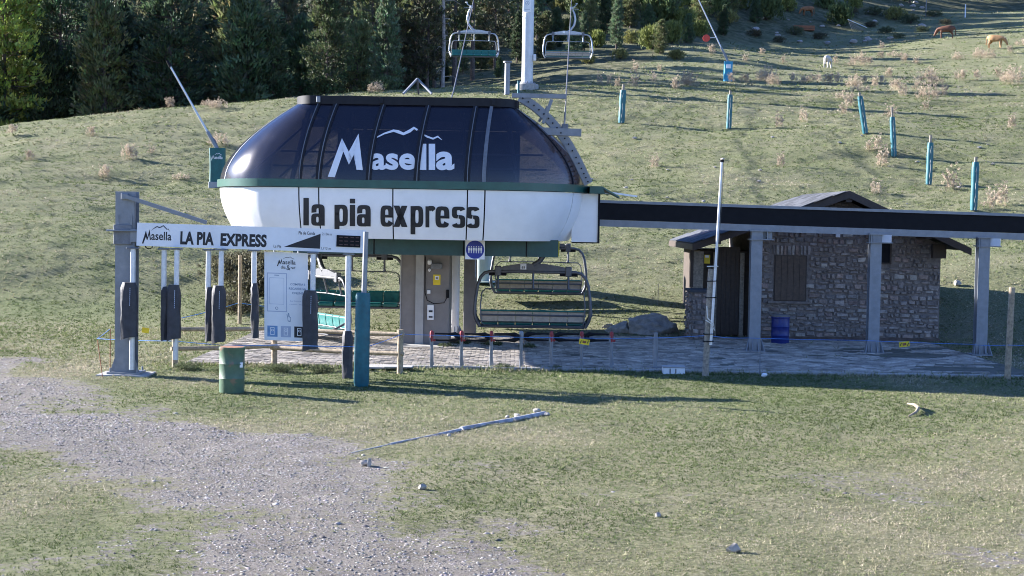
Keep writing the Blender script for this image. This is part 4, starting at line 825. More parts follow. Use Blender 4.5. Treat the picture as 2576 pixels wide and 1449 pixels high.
# ------------------------------------------------------------------ sign gantry
GA = empty('sign_gantry', G(318, 942), 0, 'steel pillar carrying a long white lettered sign and hanging padded tubes', 'sign gantry'); gp = G(318, 942); YG = gp.y
zt = W(322, 482, YG).z; gx = gp.x
pil = MB().b2((gx - .23, YG - .2, .04), (gx + .23, YG - .18, zt)).b2((gx - .23, YG + .18, .04), (gx + .23, YG + .2, zt)).b2((gx - .012, YG - .18, .04), (gx + .012, YG + .18, zt)).b2((gx + .06, YG - .212, 1.0), (gx + .21, YG - .2, zt - .1)).build('pillar', STEEL, GA)
MB().b2((gx - .38, YG - .34, .03), (gx + .38, YG + .34, .075)).build('base_plate', STEEL, pil); MB().b2((gx - .6, YG - .5, -.1), (gx + .6, YG + .5, .03), .02).build('footing', CONC, GA)
for sx in (-1, 1):
    MB().prism([(gx + sx * .23, YG - .19, .08), (gx + sx * .34, YG - .19, .08), (gx + sx * .23, YG - .19, .4)], (0, .03, 0)).build('base_fin', STEEL, pil)
    for sy in (-1, 1): MB().tube([(gx + sx * .31, YG + sy * .27, .07), (gx + sx * .31, YG + sy * .27, .17)], .025, 8).build('anchor_bolt', STEEL, pil)
YS = YG - .32
pts = [W(343, 618, YS), W(918, 637, YS), W(345, 560, YS)]; sO, sX, sU = pts[0], pts[1] - pts[0], pts[2] - pts[0]; sn = Vector((0, -1, 0))
sgf = lambda d: (lambda a, b: sO + sX * a + sU * b + sn * d)
P = [sO, sO + sX, sO + sX + sU, sO + sU]; panel = MB().prism(P, (0, .03, 0)).build('sign_panel', SIGNW, GA)
logo(sgf(.004), INK, panel, .024, .27, .128, .60, 1.2, 5.4, .57); letters('sign_lettering', 'LA PIA', (.191, .12, .338, .69), sgf(.004), INK, panel, bold=.045, spacing=1.04); letters('sign_lettering', 'EXPRESS', (.367, .11, .569, .67), sgf(.004), INK, panel, bold=.045, spacing=1.04)
shape('slope_wedge', [[(.645, .16), (.803, .13), (.803, .78)]], sgf(.004), INK, panel)
letters('altitude_lettering', 'Pla de Corda', (.707, .72, .779, .86), sgf(.004), INK, panel, bold=.01); letters('altitude_lettering', '2.136 m', (.810, .72, .852, .83), sgf(.004), INK, panel); letters('altitude_lettering', 'La Pia', (.600, .12, .633, .24), sgf(.004), INK, panel, bold=.01); letters('altitude_lettering', '1.713 m', (.808, .10, .850, .21), sgf(.004), INK, panel)
led = MB().prism([sgf(.002)(a, b) for a, b in ((.874, .25), (.978, .24), (.978, .74), (.874, .75))], (0, -.02, 0)).build('display', BLACK, panel)
LEDM = mat('unlit_segment', (.09, .045, .04), .5)
for i in range(4):
    x0 = .886 + i * .0225 + (.004 if i > 1 else 0); x1 = x0 + .0155; z0, z1, zm = .34, .66, .50; e = .003
    for seg in (((x0, z0), (x1, z0)), ((x0, zm), (x1, zm)), ((x0, z1), (x1, z1)), ((x0, z0), (x0, zm)), ((x1, z0), (x1, zm)), ((x0, zm), (x0, z1)), ((x1, zm), (x1, z1))):
        (ax, ay), (bx, by) = seg; hzt = ay == by; dx, dy = (.0, .018) if hzt else (.0018, 0); shape('segment', [[(ax - dx, ay - dy), (bx + (dx if not hzt else 0), by - dy), (bx + dx, by + dy), (ax - (dx if not hzt else 0), ay + dy)]], sgf(.026), LEDM, led)
# carrying beam behind the panel, brace, collar
c0 = W(330, 592, YG - .2); c1 = W(916, 612, YG - .2); MB().bar(c0, c1, .16, .3).build('carrier_beam', STEEL, GA)
MB().bar(W(316, 494, YG - .28), W(520, 560, YG - .28), .09, .09).build('brace', STEEL, GA); MB().box(W(314, 494, YG - .25), (.16, .1, .14), None, .01).build('brace_bracket', STEEL, GA); MB().box(W(312, 590, YG - .12), (.42, .3, .46), None, .01).build('pivot_housing', STEELD, GA)
q = W(310, 580, YG - .1); MB().box(q, (.78, .6, .03), Matrix.Rotation(R(14), 3, 'Z'), .01).build('collar_plate', STEEL, GA)
for du in (-22, 12): a = W(310 + du, 578, YG - .25); MB().prism([a, a + Vector((.1, 0, 0)), a + Vector((.09, 0, .36))], (0, .02, 0)).build('gusset', STEEL, GA)
MB().tube([W(380 - 5 + 10 * math.cos(t * .6), 617 + 9 * abs(math.sin(t * .6)), YG - .1) for t in range(9)], .012, 6).build('coiled_cable', BLACK, GA, True)
# hanging tubes and sleeves: u, tube top, tube end, sleeve top, sleeve bottom, sleeve left, sleeve right, stands out
HT = [(335, 624, 930, 710, 848, 303, 347, 1), (413, 626, 720, 720, 856, 405, 424, 0), (445, 626, 905, 716, 852, 420, 455, 1), (525, 628, 720, 722, 858, 516, 536, 0), (557, 628, 760, 718, 860, 532, 568, 1), (640, 630, 720, 712, 850, 631, 651, 0), (788, 636, 760, 730, 878, 761, 800, 1), (877, 640, 965, 832, 968, 860, 888, 0)]
def sleeve_mesh(ul, ur, vt, vb, Y, notch):
    mb = MB(); vs = []; nz_, nx_ = 10, 8; a = None
    for i in range(nz_ + 1):
        t = i / nz_; v = lerp(vt, vb, t); L_, R_ = W(ul + random.uniform(-1, 1) + (2 if i == 0 else 0), v, Y), W(ur + random.uniform(-1, 1) - (2 if i == 0 else 0), v, Y); cx = (L_.x + R_.x) / 2; hw = (R_.x - L_.x) / 2 * (.8 if i == 0 else 1)
        for k in range(16):
            an = 2 * math.pi * k / 16; dx = hw * math.copysign(abs(math.cos(an)) ** .8, math.cos(an)); dy = min(hw, .11) * math.sin(an) + .012 * math.sin(k * 2.1 + i * .6)
            dz = (-.0 if i < nz_ else (.07 * abs(math.cos(an)) ** 1.0 * notch * (-1 if math.cos(an) < 0 else .25)))
            vs.append((cx + dx, Y + dy, L_.z + dz))
    fs = []
    for i in range(nz_):
        for k in range(16): fs.append((i * 16 + k, i * 16 + (k + 1) % 16, (i + 1) * 16 + (k + 1) % 16, (i + 1) * 16 + k))
    fs.append(tuple(range(16))); return mb.add(vs, fs)
for i, (u, v0, v1, s0, s1, sl_, sr_, big) in enumerate(HT):
    Y = YG - .22 - (.14 if big else 0); k = -.012
    tb = MB(); a, b = W(u, v0, Y), W(u + k * (max(v1, s1 - 30) - v0), max(v1, s1 - 25), Y); tb.tube([a, b], .062 if i != 7 else .068, 8); t_ = tb.build('hanging_tube', TUBEW, GA)
    MB().box(a + Vector((0, 0, .0)), (.26, .2, .035), None, .008).build('clamp', STEELD, t_)
    s_ = sleeve_mesh(sl_, sr_, s0, s1, Y - (.06 if big else 0), 1 if big else .3).build('sleeve', SLEEVE, t_, True)
    if big:
        Yf_ = Y - .06 - .125
        for j in range(9): aa = W((sl_ + sr_) / 2 + 2 - j * .1, s0 + 16 + j * 5.2, Yf_); MB().box(aa, (.014, .004, .035)).build('printed_mark', PALE, s_)
# teal padded post and poster
tp = G(909, 973); TPo = empty('padded_post', tp, 0, 'near teal padded post standing at the right end of the long sign', 'post'); hh = pxm(973 - 736, tp.y); ww = pxm(39, tp.y) / 2
mb = MB(); prof = [(ww * .86, .0), (ww, .1), (ww * .98, hh * .5), (ww * .95, hh - .08), (ww * .85, hh)]; mb.lathe((0, 0, 0), prof, 20); mb.v = [(x_ * 1.0 + tp.x + .02 * z_ * .3, y_ * .8 + tp.y, z_ + tp.z) for x_, y_, z_ in mb.v]; mb.build('pad', TEALD, TPo, True)
MB().tube([tp + Vector((.03, 0, hh * .9)), tp + Vector((.06, .02, 3.45))], [.06, .055], 10).build('pole', STEEL, TPo, True)
YB = YG - .15; a, b = W(664, 857, YB), W(773, 634, YB); PO = empty('poster_board', ((a.x + b.x) / 2, YB, a.z), 0, 'white poster board with a phone drawing hanging under the sign', 'poster')
pO, pX, pU = W(665, 855, YB - .02), W(774, 859, YB - .02) - W(665, 855, YB - .02), W(665, 633, YB - .02) - W(665, 855, YB - .02); pf = lambda d: (lambda x, y: pO + pX * x + pU * y + sn * d)
pb_ = MB().prism([pO, pO + pX, pO + pX + pU, pO + pU], (0, .03, 0)).build('board', SIGNW, PO)
logo(pf(.003), INK, PO, .29, .865, .43, .082, 1.0, 1.0, 2.1); letters('poster_lettering', 'dia', (.38, .815, .49, .85), pf(.003), INK, PO, bold=.01); letters('poster_lettering', '&', (.51, .80, .60, .856), pf(.003), INK, PO); letters('poster_lettering', 'NiT', (.61, .815, .72, .84), pf(.003), INK, PO, bold=.01)
def frame2(x0, y0, x1, y1, tx, ty): return [[(x0, y0), (x1, y0), (x1, y0 + ty), (x0, y0 + ty)], [(x0, y1 - ty), (x1, y1 - ty), (x1, y1), (x0, y1)], [(x0, y0 + ty), (x0 + tx, y0 + ty), (x0 + tx, y1 - ty), (x0, y1 - ty)], [(x1 - tx, y0 + ty), (x1, y0 + ty), (x1, y1 - ty), (x1 - tx, y1 - ty)]]
shape('phone_outline', frame2(.06, .325, .52, .765, .018, .009), pf(.003), PALE, PO); shape('phone_screen', frame2(.12, .41, .455, .71, .008, .004), pf(.003), PALE, PO); shape('phone_speaker', [[(.23, .735), (.34, .735), (.34, .743), (.23, .743)]], pf(.003), MIDINK, PO); shape('phone_button', ring(.285, .365, .035, .017, .01, 20, .005), pf(.003), MIDINK, PO)
letters('poster_lettering', 'COMPRA I', (.60, .63, .93, .655), pf(.003), MIDINK, PO, bold=.012); letters('poster_lettering', 'RECARREGA', (.565, .58, .96, .606), pf(.003), MIDINK, PO, bold=.012); letters('poster_lettering', 'ONLINE', (.64, .53, .89, .556), pf(.003), MIDINK, PO, bold=.012)
letters('poster_lettering', 'La forma més', (.60, .445, .97, .462), pf(.003), PALE, PO); letters('poster_lettering', 'ràpida i segura', (.58, .405, .98, .424), pf(.003), PALE, PO)
shape('hand_mark', ribbon([(.52, .30), (.54, .26), (.545, .225), (.60, .22), (.61, .26), (.575, .275), (.565, .31), (.552, .312), (.55, .27)], .012), pf(.003), MIDINK, PO)
for i, x0 in enumerate((.07, .38, .69)): shape('icon_square', [[(x0, .04), (x0 + .235, .04), (x0 + .235, .165), (x0, .165)]], pf(.003), (mat('icon_blue', (.14, .27, .48), .5), PALE, INK)[i], PO); shape('icon', frame2(x0 + .07, .06, x0 + .165, .147, .014, .007) + ring(x0 + .118, .115, .03, .014, .012, 14, .006), pf(.006), SIGNW, PO)
MB().tube([W(690, 640, YB + .06), W(690, 600, YB + .06)], .02, 6).tube([W(750, 640, YB + .06), W(750, 602, YB + .06)], .02, 6).build('bracket', STEEL, PO)
# ------------------------------------------------------------------ wooden rail fence
FE = empty('rail_fence', G(690, 922), 0, 'low round-pole wooden fence behind the hanging sleeves', 'fence'); FP = []
for u, vb, vt in ((440, 926, 845), (690, 922, 848), (1006, 941, 820)):
    p = G(u, vb); h = 1.08; r = .075; MB().tube([p - Vector((0, 0, .1)), p + Vector((0, 0, h))], [r, r * .97], 12).build('fence_post', WOOD, FE, True); FP.append(p)
for a, b in ((0, 1), (1, 2)):
    for z_ in (.5, .95):
        A = FP[a] + Vector((-.08, -.09 + .03 * a, z_ + random.uniform(-.03, .03))); B = FP[b] + Vector((.08, -.09 + .03 * a, z_ + random.uniform(-.03, .03))); M_ = (A + B) / 2 + Vector((0, 0, -.015)); MB().tube([A, M_, B], [.052, .055, .05], 10).build('fence_rail', WOOD, FE, True)
# ------------------------------------------------------------------ entrance barrier posts
def barrier(u, vb, kind, label):
    p = G(u, vb); o = empty('barrier_post', p, 0, label, 'barrier', 'barrier posts in a row on the paving edge'); x, y, z = p
    MB().b2((x - .09, y - .09, z - .02), (x + .09, y + .09, z + .03)).build('foot', STEEL, o); MB().b2((x - .04, y - .04, z + .03), (x + .04, y + .04, z + .86), .008).build('stem', STEEL, o); MB().bar((x - .045, y - .03, z + .8), (x + .05, y - .06, z + .12), .03, .03).build('stay', STEEL, o)
    if kind == 0: MB().lathe((x, y, z + .80), [(.055, 0), (.06, .02), (.06, .14), (.045, .17), (.02, .18)], 14).build('steel_cap', STEEL, o, True); return
    cap = MB().lathe((x, y, z + .70), [(.045, 0), (.05, .02), (.05, .22), (.042, .26), (.015, .275)], 14).build('red_cap', RED, o, True)
    MB().b2((x + .02, y - .04, z + .71), (x + .10, y + .04, z + .76), .012).build('hinge', RED, o)
    s = kind; L_ = .66; q = [(x + s * .07, y, z + .90), (x + s * .40, y, z + .90), (x + s * .58, y, z + .89), (x + s * .66, y, z + .84), (x + s * .66, y, z + .80), (x + s * .58, y, z + .745), (x + s * .40, y, z + .735), (x + s * .07, y, z + .735)]
    MB().tube(q, [.022, .025, .06, .075, .075, .06, .028, .022], 8).build('swing_arm', BLACK, o, True)
words = ('first', 'second', 'third', 'fourth', 'fifth', 'sixth', 'seventh')
for i, (u, k) in enumerate(((1085, 1), (1160, 1), (1235, 1), (1310, 0), (1386, -1), (1462, -1), (1537, -1))):
    barrier(u, 929, k, ('plain steel post with no red cap, fourth in the barrier row' if k == 0 else 'red-capped swing barrier post, %s from the left in the row' % words[i]))
p = G(1648, 929); o = empty('steel_post', p, 0, 'plain bent steel post right of the red-capped barriers', 'post'); MB().b2((p.x - .05, p.y - .05, 0), (p.x + .05, p.y + .05, .92), .01).build('stem', STEEL, o); MB().bar((p.x + .02, p.y - .06, .9), (p.x + .07, p.y - .06, .2), .03, .02).build('strap', STEEL, o); MB().b2((p.x - .2, p.y - .12, 0), (p.x + .2, p.y + .12, .03)).build('foot', STEELD, o)
p = G(1696, 941); o = empty('equipment_box', p, 0, 'low pale grey metal box on the paving edge', 'box'); MB().b2((p.x - .27, p.y - .02, .0), (p.x + .27, p.y + .4, .17), .015).build('case', SIGNW, o); MB().b2((p.x - .29, p.y - .04, .172), (p.x + .29, p.y + .42, .2), .008).build('lid', PILLAR2, o)
for k in (-.12, .02): MB().b2((p.x + k, p.y - .035, .03), (p.x + k + .03, p.y - .021, .15)).build('latch', STEELD, o)
p = G(985, 935); o = MB().b2((p.x - .7, p.y + .3, .03), (p.x + .35, p.y + 1.1, .075), .01).b2((p.x - .2, p.y + .1, .08), (p.x + .5, p.y + .6, .11), .01).build('drain_slab', CONC); tag(o, 'loose concrete slabs lying beside the fence end', 'slab')
p = G(1922, 950); o = rock('stone', p + Vector((0, 0, .06)), .09, .05, .06, SIGNW, 91, 'white broken scrap lying at the paving edge under the rope', 'scrap')
# ------------------------------------------------------------------ pipe, stick
PI_ = empty('drain_channel', G(1140, 1092), 0, 'half-buried grey metal channel lying across the meadow', 'channel'); pq = [G(885, 1139), G(980, 1119), G(1100, 1097), G(1160, 1083), G(1290, 1060), G(1372, 1042)]
PM_ = mat('channel_grey', (.30, .30, .31), .7, 0, .25, 5, .3, 30)
for k in range(5): d = (pq[k + 1] - pq[k]).normalized(); MB().tube([pq[k] + Vector((0, 0, (-.02, -.01, -.01, .0, .0)[k])), pq[k + 1] - d * .03 + Vector((0, 0, (-.01, -.01, -.01, .0, .0)[k]))], (.028, .04, .045, .06, .062)[k], 10).build('channel_length', PM_, PI_, True)
for i, (u, v, s) in enumerate(((1300, 1050, .08), (1275, 1054, .06), (1350, 1040, .09), (1375, 1047, .07), (1130, 1098, .05))): rock('stone', G(u, v) + Vector((0, 0, s * .4)), s, s, s * .7, ROCKM, 120 + i, 'pale stone lying against the half-buried channel', 'stone', 'stones along the channel')
pq = [G(2283, 1022), G(2300, 1028), G(2310, 1036), G(2304, 1044), G(2285, 1050)]; tag(MB().tube([q + Vector((0, 0, .05 + .04 * math.sin(i))) for i, q in enumerate(pq)], [.015, .03, .035, .03, .015], 7).build('dead_branch', WOOD, None, True), 'curved dead branch lying on the grass at right', 'branch')
# ------------------------------------------------------------------ blue rope with yellow flags
def rope(name, pts, r, m, label, sag=.06, cat='rope'):
    out = []
    for a, b in zip(pts[:-1], pts[1:]):
        for k in range(8): t = k / 8; q = a.lerp(b, t); q.z -= sag * (b - a).length / 6 * 4 * t * (1 - t); out.append(q)
    out.append(pts[-1]); o = MB().tube(out, r, 5).build(name, m, None, True); return tag(o, label, cat)
YR1 = 40.0
rope('rope', [W(1012, 840, 38.5), W(1085, 843, 39.9), W(1537, 851, 39.9), W(1655, 850, 39.9), W(1780, 844, 39.0), W(1880, 850, 46.6), W(2165, 856, 46.6), W(2440, 866, 46.6), W(2536, 868, 39.4), W(2700, 870, 40)], .0075, BLUER, 'blue rope strung along the barriers and columns to the right', .02)
rope('rope', [W(1012, 840, 38.4), W(925, 872, 35.9), W(700, 868, 36.5), W(560, 868, 36.8), W(440, 858, 37.0), W(244, 852, 38.5), W(276, 828, 40.5)], .0075, BLUER, 'blue rope looped from the fence end past the pillar', .03)
rope('rope', [W(456, 800, 50), W(600, 762, 54.8), W(680, 772, 56)], .014, BLUER, 'blue rope tied to the wooden post on the bank', .03)
rope('rope', [W(1236, 768, 59), W(1360, 770, 60), W(1520, 755, 61), W(1640, 735, 62)], .013, BLUER, 'blue rope running behind the lift chairs', .04)
rope('rope', [W(2378, 765, 56), W(2440, 788, 57), W(2576, 790, 58), W(2700, 785, 58)], .012, BLUER, 'blue rope in the shade right of the hut', .03)
for i, (u, v, Y, w, h, lab) in enumerate(((1470, 860, 39.85, 26, 14, 'yellow marker tag hanging from the rope at the barriers'), (2275, 866, 46.5, 26, 13, 'yellow marker tag hanging from the rope before the hut'), (366, 831, 38, 18, 13, 'small yellow tag fluttering beside the steel pillar'), (1253, 772, 58.8, 22, 9, 'yellow tag seen through the lift chair'), (2417, 784, 56.4, 10, 12, 'small yellow tag in the shade beside the third column'))):
    c = W(u, v, Y); o = empty('marker_tag', c, 0, lab, 'tag'); MB().box(c, (pxm(w, Y), .012, pxm(h, Y)), Matrix.Rotation(R(8 * (-1) ** i), 3, 'Y')).build('tag_sheet', YELLOW, o)
    if i < 2: MB().box(c + Vector((0, -.012, 0)), (pxm(9, Y), .005, pxm(6, Y)), Matrix.Rotation(R(8 * (-1) ** i), 3, 'Y')).build('tag_mark', MATS['rust'], o); [MB().box(c + Vector((k * pxm(9, Y), -.012, 0)), (pxm(2, Y), .005, pxm(8, Y)), Matrix.Rotation(R(20), 3, 'Y')).build('tag_mark', INK, o) for k in (-1, 1)]
for u, v, vt, lab in ((258, 950, 855, 'thin leaning wire stake left of the steel pillar'), (277, 930, 828, 'thin upright wire stake close left of the steel pillar'), (1911, 945, 850, 'thin wire stake in front of the hut'), (1655, 770, 715, 'thin fence stake on the slope left of the hut')):
    p = G(u, v); q = p + Vector((-.12 if u == 258 else 0, 0, pxm(v - vt, p.y))); tag(MB().tube([p, q], .011, 5).build('wire_stake', MATS['rust'] if u < 300 else STEELD), lab, 'stake')
# ------------------------------------------------------------------ lift chairs
FRAME = mat('chair_frame', (.40, .42, .45), .4, .5, .08, 8); FRAMED = mat('chair_frame_dark', (.12, .125, .14), .45, .4, .08, 8)
def chair(label, loc, rz, scale=1.0, side=1, number=None, fr=FRAME, hang=True, tilt=0.0):
    o = empty('lift_chair', loc, rz, label, 'chair', 'six-seat lift chairs'); o.scale = (scale,) * 3; o.rotation_euler = (tilt, 0, rz)
    B = lambda mb, n, m, sm=True, par=None: mb.build(n, m, par or o, sm, True)
    half = [(1.59, -.02, .04), (1.70, -.06, .25), (1.75, -.10, .45), (1.72, -.06, .9), (1.66, 0, 1.3), (1.58, .02, 1.52), (1.46, .03, 1.65), (1.28, .03, 1.70)]
    pts = [(-x, y, z) for x, y, z in half] + [(0, .03, 1.70)] + half[::-1]
    B(MB().tube(pts, .05, 10), 'outer_frame', fr)
    for s in (-1, 1):
        B(MB().tube([(s * 1.72, -.08, .45), (s * 1.68, .2, .30), (s * 1.6, .5, .14), (s * 1.58, .55, .05), (s * 1.6, .0, .04)], .035, 8), 'side_frame', fr); B(MB().box((s * 1.74, -.06, .46), (.12, .14, .16), None, .02), 'pivot', FRAMED)
        B(MB().box((s * 1.06, .03, 1.72), (.19, .16, .30), None, .02), 'yoke_clamp', FRAMED); B(MB().tube([(s * .80, .03, 1.62), (s * 1.34, .03, 1.62)], .045, 8), 'rubber_buffer', BLACK)
    # seat: base shell, cushion, backrest with six panels
    B(MB().b2((-1.58, -.02, 0), (1.58, .52, .08), .03), 'seat_base', FRAMED, False)
    for i in range(6):
        x0 = -1.56 + i * .52; B(MB().b2((x0 + .01, .02, .085), (x0 + .51, .58, .20), .035), 'seat_cushion', CUSH, False)
        pn = MB().box((x0 + .26, -.13, .36), (.50, .02, .30), Matrix.Rotation(R(-9), 3, 'X')); B(pn, 'back_panel', PANEL, False)
        B(MB().box((x0 + .26, -.085, .37), (.515, .06, .36), Matrix.Rotation(R(-9), 3, 'X'), .025), 'back_cushion', CUSH, False)
    B(MB().tube([(-1.6, -.155, .40), (1.6, -.155, .40)], .028, 8), 'back_rail', fr); B(MB().tube([(-1.6, -.10, .20), (1.6, -.10, .20)], .025, 8), 'back_rail', fr); B(MB().box((0, -.155, .535), (3.12, .07, .05), None, .02), 'top_edge', CUSH, False)
    # safety bar
    sb = [(-1.55, -.2, .28), (-1.52, -.2, .14), (-1.42, -.2, .09), (1.42, -.2, .09), (1.52, -.2, .14), (1.55, -.2, .28), (1.57, -.16, .7), (1.53, -.12, 1.08), (1.42, -.1, 1.18), (0, -.1, 1.2), (-1.42, -.1, 1.18), (-1.53, -.12, 1.08), (-1.57, -.16, .7)]
    bar = B(MB().tube(sb, .02, 8, closed=True), 'safety_bar', fr)
    for x_ in (-1.06, 0, 1.06): B(MB().tube([(x_, .03, 1.68), (x_, -.08, 1.3), (x_, -.1, 1.2)], [.035, .032, .05], 8), 'bar_stem', fr, True, bar)
    B(MB().prism([(-1.2, -.03, 1.74), (1.2, -.03, 1.74), (.9, -.03, 1.86), (.35, -.03, 1.95), (-.35, -.03, 1.95), (-.9, -.03, 1.86)], (0, .12, 0)), 'yoke', fr, False)
    pl = B(MB().b2((-.30 * side - .09, -.06, 1.77), (-.30 * side + .09, -.045, 1.95)), 'number_plate', SIGNW, False)
    if number:
        c, s_ = math.cos(rz), math.sin(rz); M = Matrix.LocRotScale(Vector(loc), o.rotation_euler, o.scale); fnn = lambda x, y: M @ Vector((-.30 * side + x, -.064, 1.79 + y)); letters('plate_number', number, (-.05, .01, .05, .08), fnn, INK, pl, bold=.02)
    if hang:
        hp = [(0, .03, 1.9), (side * .18, .03, 2.02), (side * .42, .03, 2.35), (side * .50, .03, 2.75), (side * .42, .03, 3.15), (side * .28, .03, 3.45)]; B(MB().tube(hp, [.08, .08, .075, .075, .07, .065], 10), 'hanger', fr)
        g = B(MB().box((side * .22, .03, 3.52), (.22, .5, .2), None, .03), 'grip', fr, False); B(MB().tube([(side * .30, .0, 3.6), (side * .50, 0, 3.72), (side * .56, 0, 3.84)], .035, 8), 'grip_lever', fr, True, g); B(MB().tube([(side * .2, 0, 3.48), (side * .75, 0, 3.47)], .022, 6), 'grip_roller', fr, True, g)
        B(MB().lathe((side * .56, 0, 3.8), [(.02, 0), (.07, .02), (.07, .09), (.02, .11)], 10), 'grip_wheel', fr, True, g)
    return o
p = W(1339, 826, 47.8); chair('empty lift chair numbered 65 hanging nearest the barriers', p, 0, 1.0, 1, '65', FRAMED)
p = W(1354, 741, 57.5); chair('second empty lift chair behind the one numbered 65', p, 0, .99, 1, None, FRAMED)
p = W(884, 774, 51.8); chair('parked lift chair with green cushions left of the grey tower', p, math.pi, 1.0, 1, None, FRAMED)
p = W(815, 836, 48.6); chair('turning lift chair whose green seat slants above the fence', p, R(120), 1.0, 1, None, FRAMED, tilt=.0)
YC = 117.0
p = W(1192, 145, YC); chair('far descending lift chair with green cushions left of the tower', p, math.pi, 1.04, 1)
p = W(1428, 148, YC); chair('far ascending lift chair showing beige back right of the tower', p, 0, 1.04, 1)
# haul ropes
tag(MB().tube([W(1110, 330, 58), W(1140, 232, 79), W(1189, 12, YC), W(1232, -220, 170)], .03, 6).build('haul_rope', CABLE), 'steel haul rope rising to the left lift chair', 'cable')
tag(MB().tube([W(1415, 420, 58), W(1424, 240, 78.5), W(1437, 12, YC), W(1450, -220, 170)], .03, 6).build('haul_rope', CABLE), 'steel haul rope rising to the right lift chair', 'cable')
# ------------------------------------------------------------------ lift tower
tp_ = G(1326, 224); TW = empty('lift_tower', tp_, 0, 'tall round steel lift tower between the two far chairs', 'tower'); r = pxm(28.5, tp_.y) / 2; zt = 14.0
TWM = mat('tower_grey', (.55, .57, .6), .45, .25, .05, 4); MB().lathe(tp_, [(r, -.3), (r, zt * .5), (r * .97, zt)], 28).build('shaft', TWM, TW, True)
MB().lathe(tp_, [(r * 2.0, -.6), (r * 2.0, .25), (r * 1.9, .3)], 20).build('footing', CONC, TW, True); MB().lathe(tp_, [(r * 1.5, .3), (r * 1.5, .36)], 20).build('flange', STEEL, TW, True)
for k in range(12): a = k * math.pi / 6; MB().tube([tp_ + Vector((r * 1.3 * math.cos(a), r * 1.3 * math.sin(a), .3)), tp_ + Vector((r * 1.3 * math.cos(a), r * 1.3 * math.sin(a), .48))], .03, 6).build('anchor_bolt', STEELD, TW)
MB().bar(tp_ + Vector((-4.4, 0, zt - .2)), tp_ + Vector((4.4, 0, zt - .2)), .4, .4).build('cross_arm', STEEL, TW)
for s in (-1, 1): MB().bar(tp_ + Vector((s * 3.7, -1.6, zt - .7)), tp_ + Vector((s * 3.7, 1.6, zt - .2)), .12, .3).build('sheave_beam', STEEL, TW)
MB().box(tp_ + Vector((r + .1, -.1, 2.25)), (.22, .3, .5), None, .04).build('control_box', SIGNW, TW)
ya = tp_.y - r - .02; a, b = W(1316, 30, ya), W(1337, -16, ya); pl = MB().b2((a.x, ya - .02, a.z), (b.x, ya, b.z)).build('tower_plate', SIGNW, TW); fc = lambda x, y: Vector(((a.x + b.x) / 2 + x, ya - .026, W(1327, 8, ya).z + y))
shape('round_emblem', ring(0, 0, .15, .15, .02, 28), fc, MIDINK, pl); shape('star_emblem', [[(0, .135), (-.02, 0), (.02, 0)], [(-.115, -.07), (0, .02), (.015, -.012)], [(.115, -.07), (-.015, -.012), (0, .02)]], fc, MIDINK, pl); shape('small_lettering', [[(-.2, -.46), (.2, -.46), (.2, -.43), (-.2, -.43)]], fc, MIDINK, pl)
# ------------------------------------------------------------------ teal padded posts on the slope
def ppost(u, vb, vp, vt, wpx, lean, label):
    p = G(u, vb); Y = p.y; o = empty('padded_post', p, 0, label, 'post', 'teal padded posts on the slope'); hp, ht, r = pxm(vb - vp, Y), pxm(vb - vt, Y), pxm(wpx, Y) / 2
    lx = pxm(lean, Y); at = lambda z_: p + Vector((lx * z_ / hp, 0, z_))
    MB().tube([at(-.1), at(ht * .5), at(ht)], r * .42, 8).build('pole', WOODP, o, True)
    n = 9; MB().tube([at(hp * (i / n) + .02) for i in range(n + 1)], [r * (.9 + .12 * random.random()) if 0 < i < n else r * .85 for i in range(n + 1)], 14).build('pad', TEAL, o, True)
    MB().tube([at(hp * t / 10 + .04) + Vector((r * .12 * math.sin(t * 2.2), -r * 1.0, 0)) for t in range(10)], .006, 5).build('lacing', ROPEW, o, True)
    MB().tube([at(hp * .9) + Vector((0, 0, 0)), at(hp * .905)], r * 1.05, 14).build('strap', TEALD, o, True); return at(ht * .97)
PT = [ppost(1563, 311, 229, 214, 17, 3, 'teal padded post nearest the lift tower on the slope'), ppost(1833, 326, 241, 230, 14.5, 2, 'teal padded post below the right snow lance'), ppost(2177, 340, 247, 237, 15, -16, 'leaning teal padded post above the hut roof'), ppost(2249, 397, 298, 273, 14.5, -7, 'teal padded post just right of the leaning one'), ppost(2336, 467, 362, 342, 17, 2, 'teal padded post second from the right edge'), ppost(2449, 533, 412, 398, 19, 2, 'teal padded post rising behind the black rail at right')]
rope('wire', [PT[2], PT[3], PT[4], PT[5], PT[5] + Vector((4.2, -5, -1.2))], .004, CABLE, 'thin pale wire linking the padded posts on the right', .05, 'wire'); rope('wire', [PT[1], PT[1].lerp(PT[2], .5), PT[2]], .004, CABLE, 'thin pale wire between two padded posts on the slope', .12, 'wire')
post('short_post', 1304, 240, 205, 6, TEAL, 'small teal post beside the tower foot')
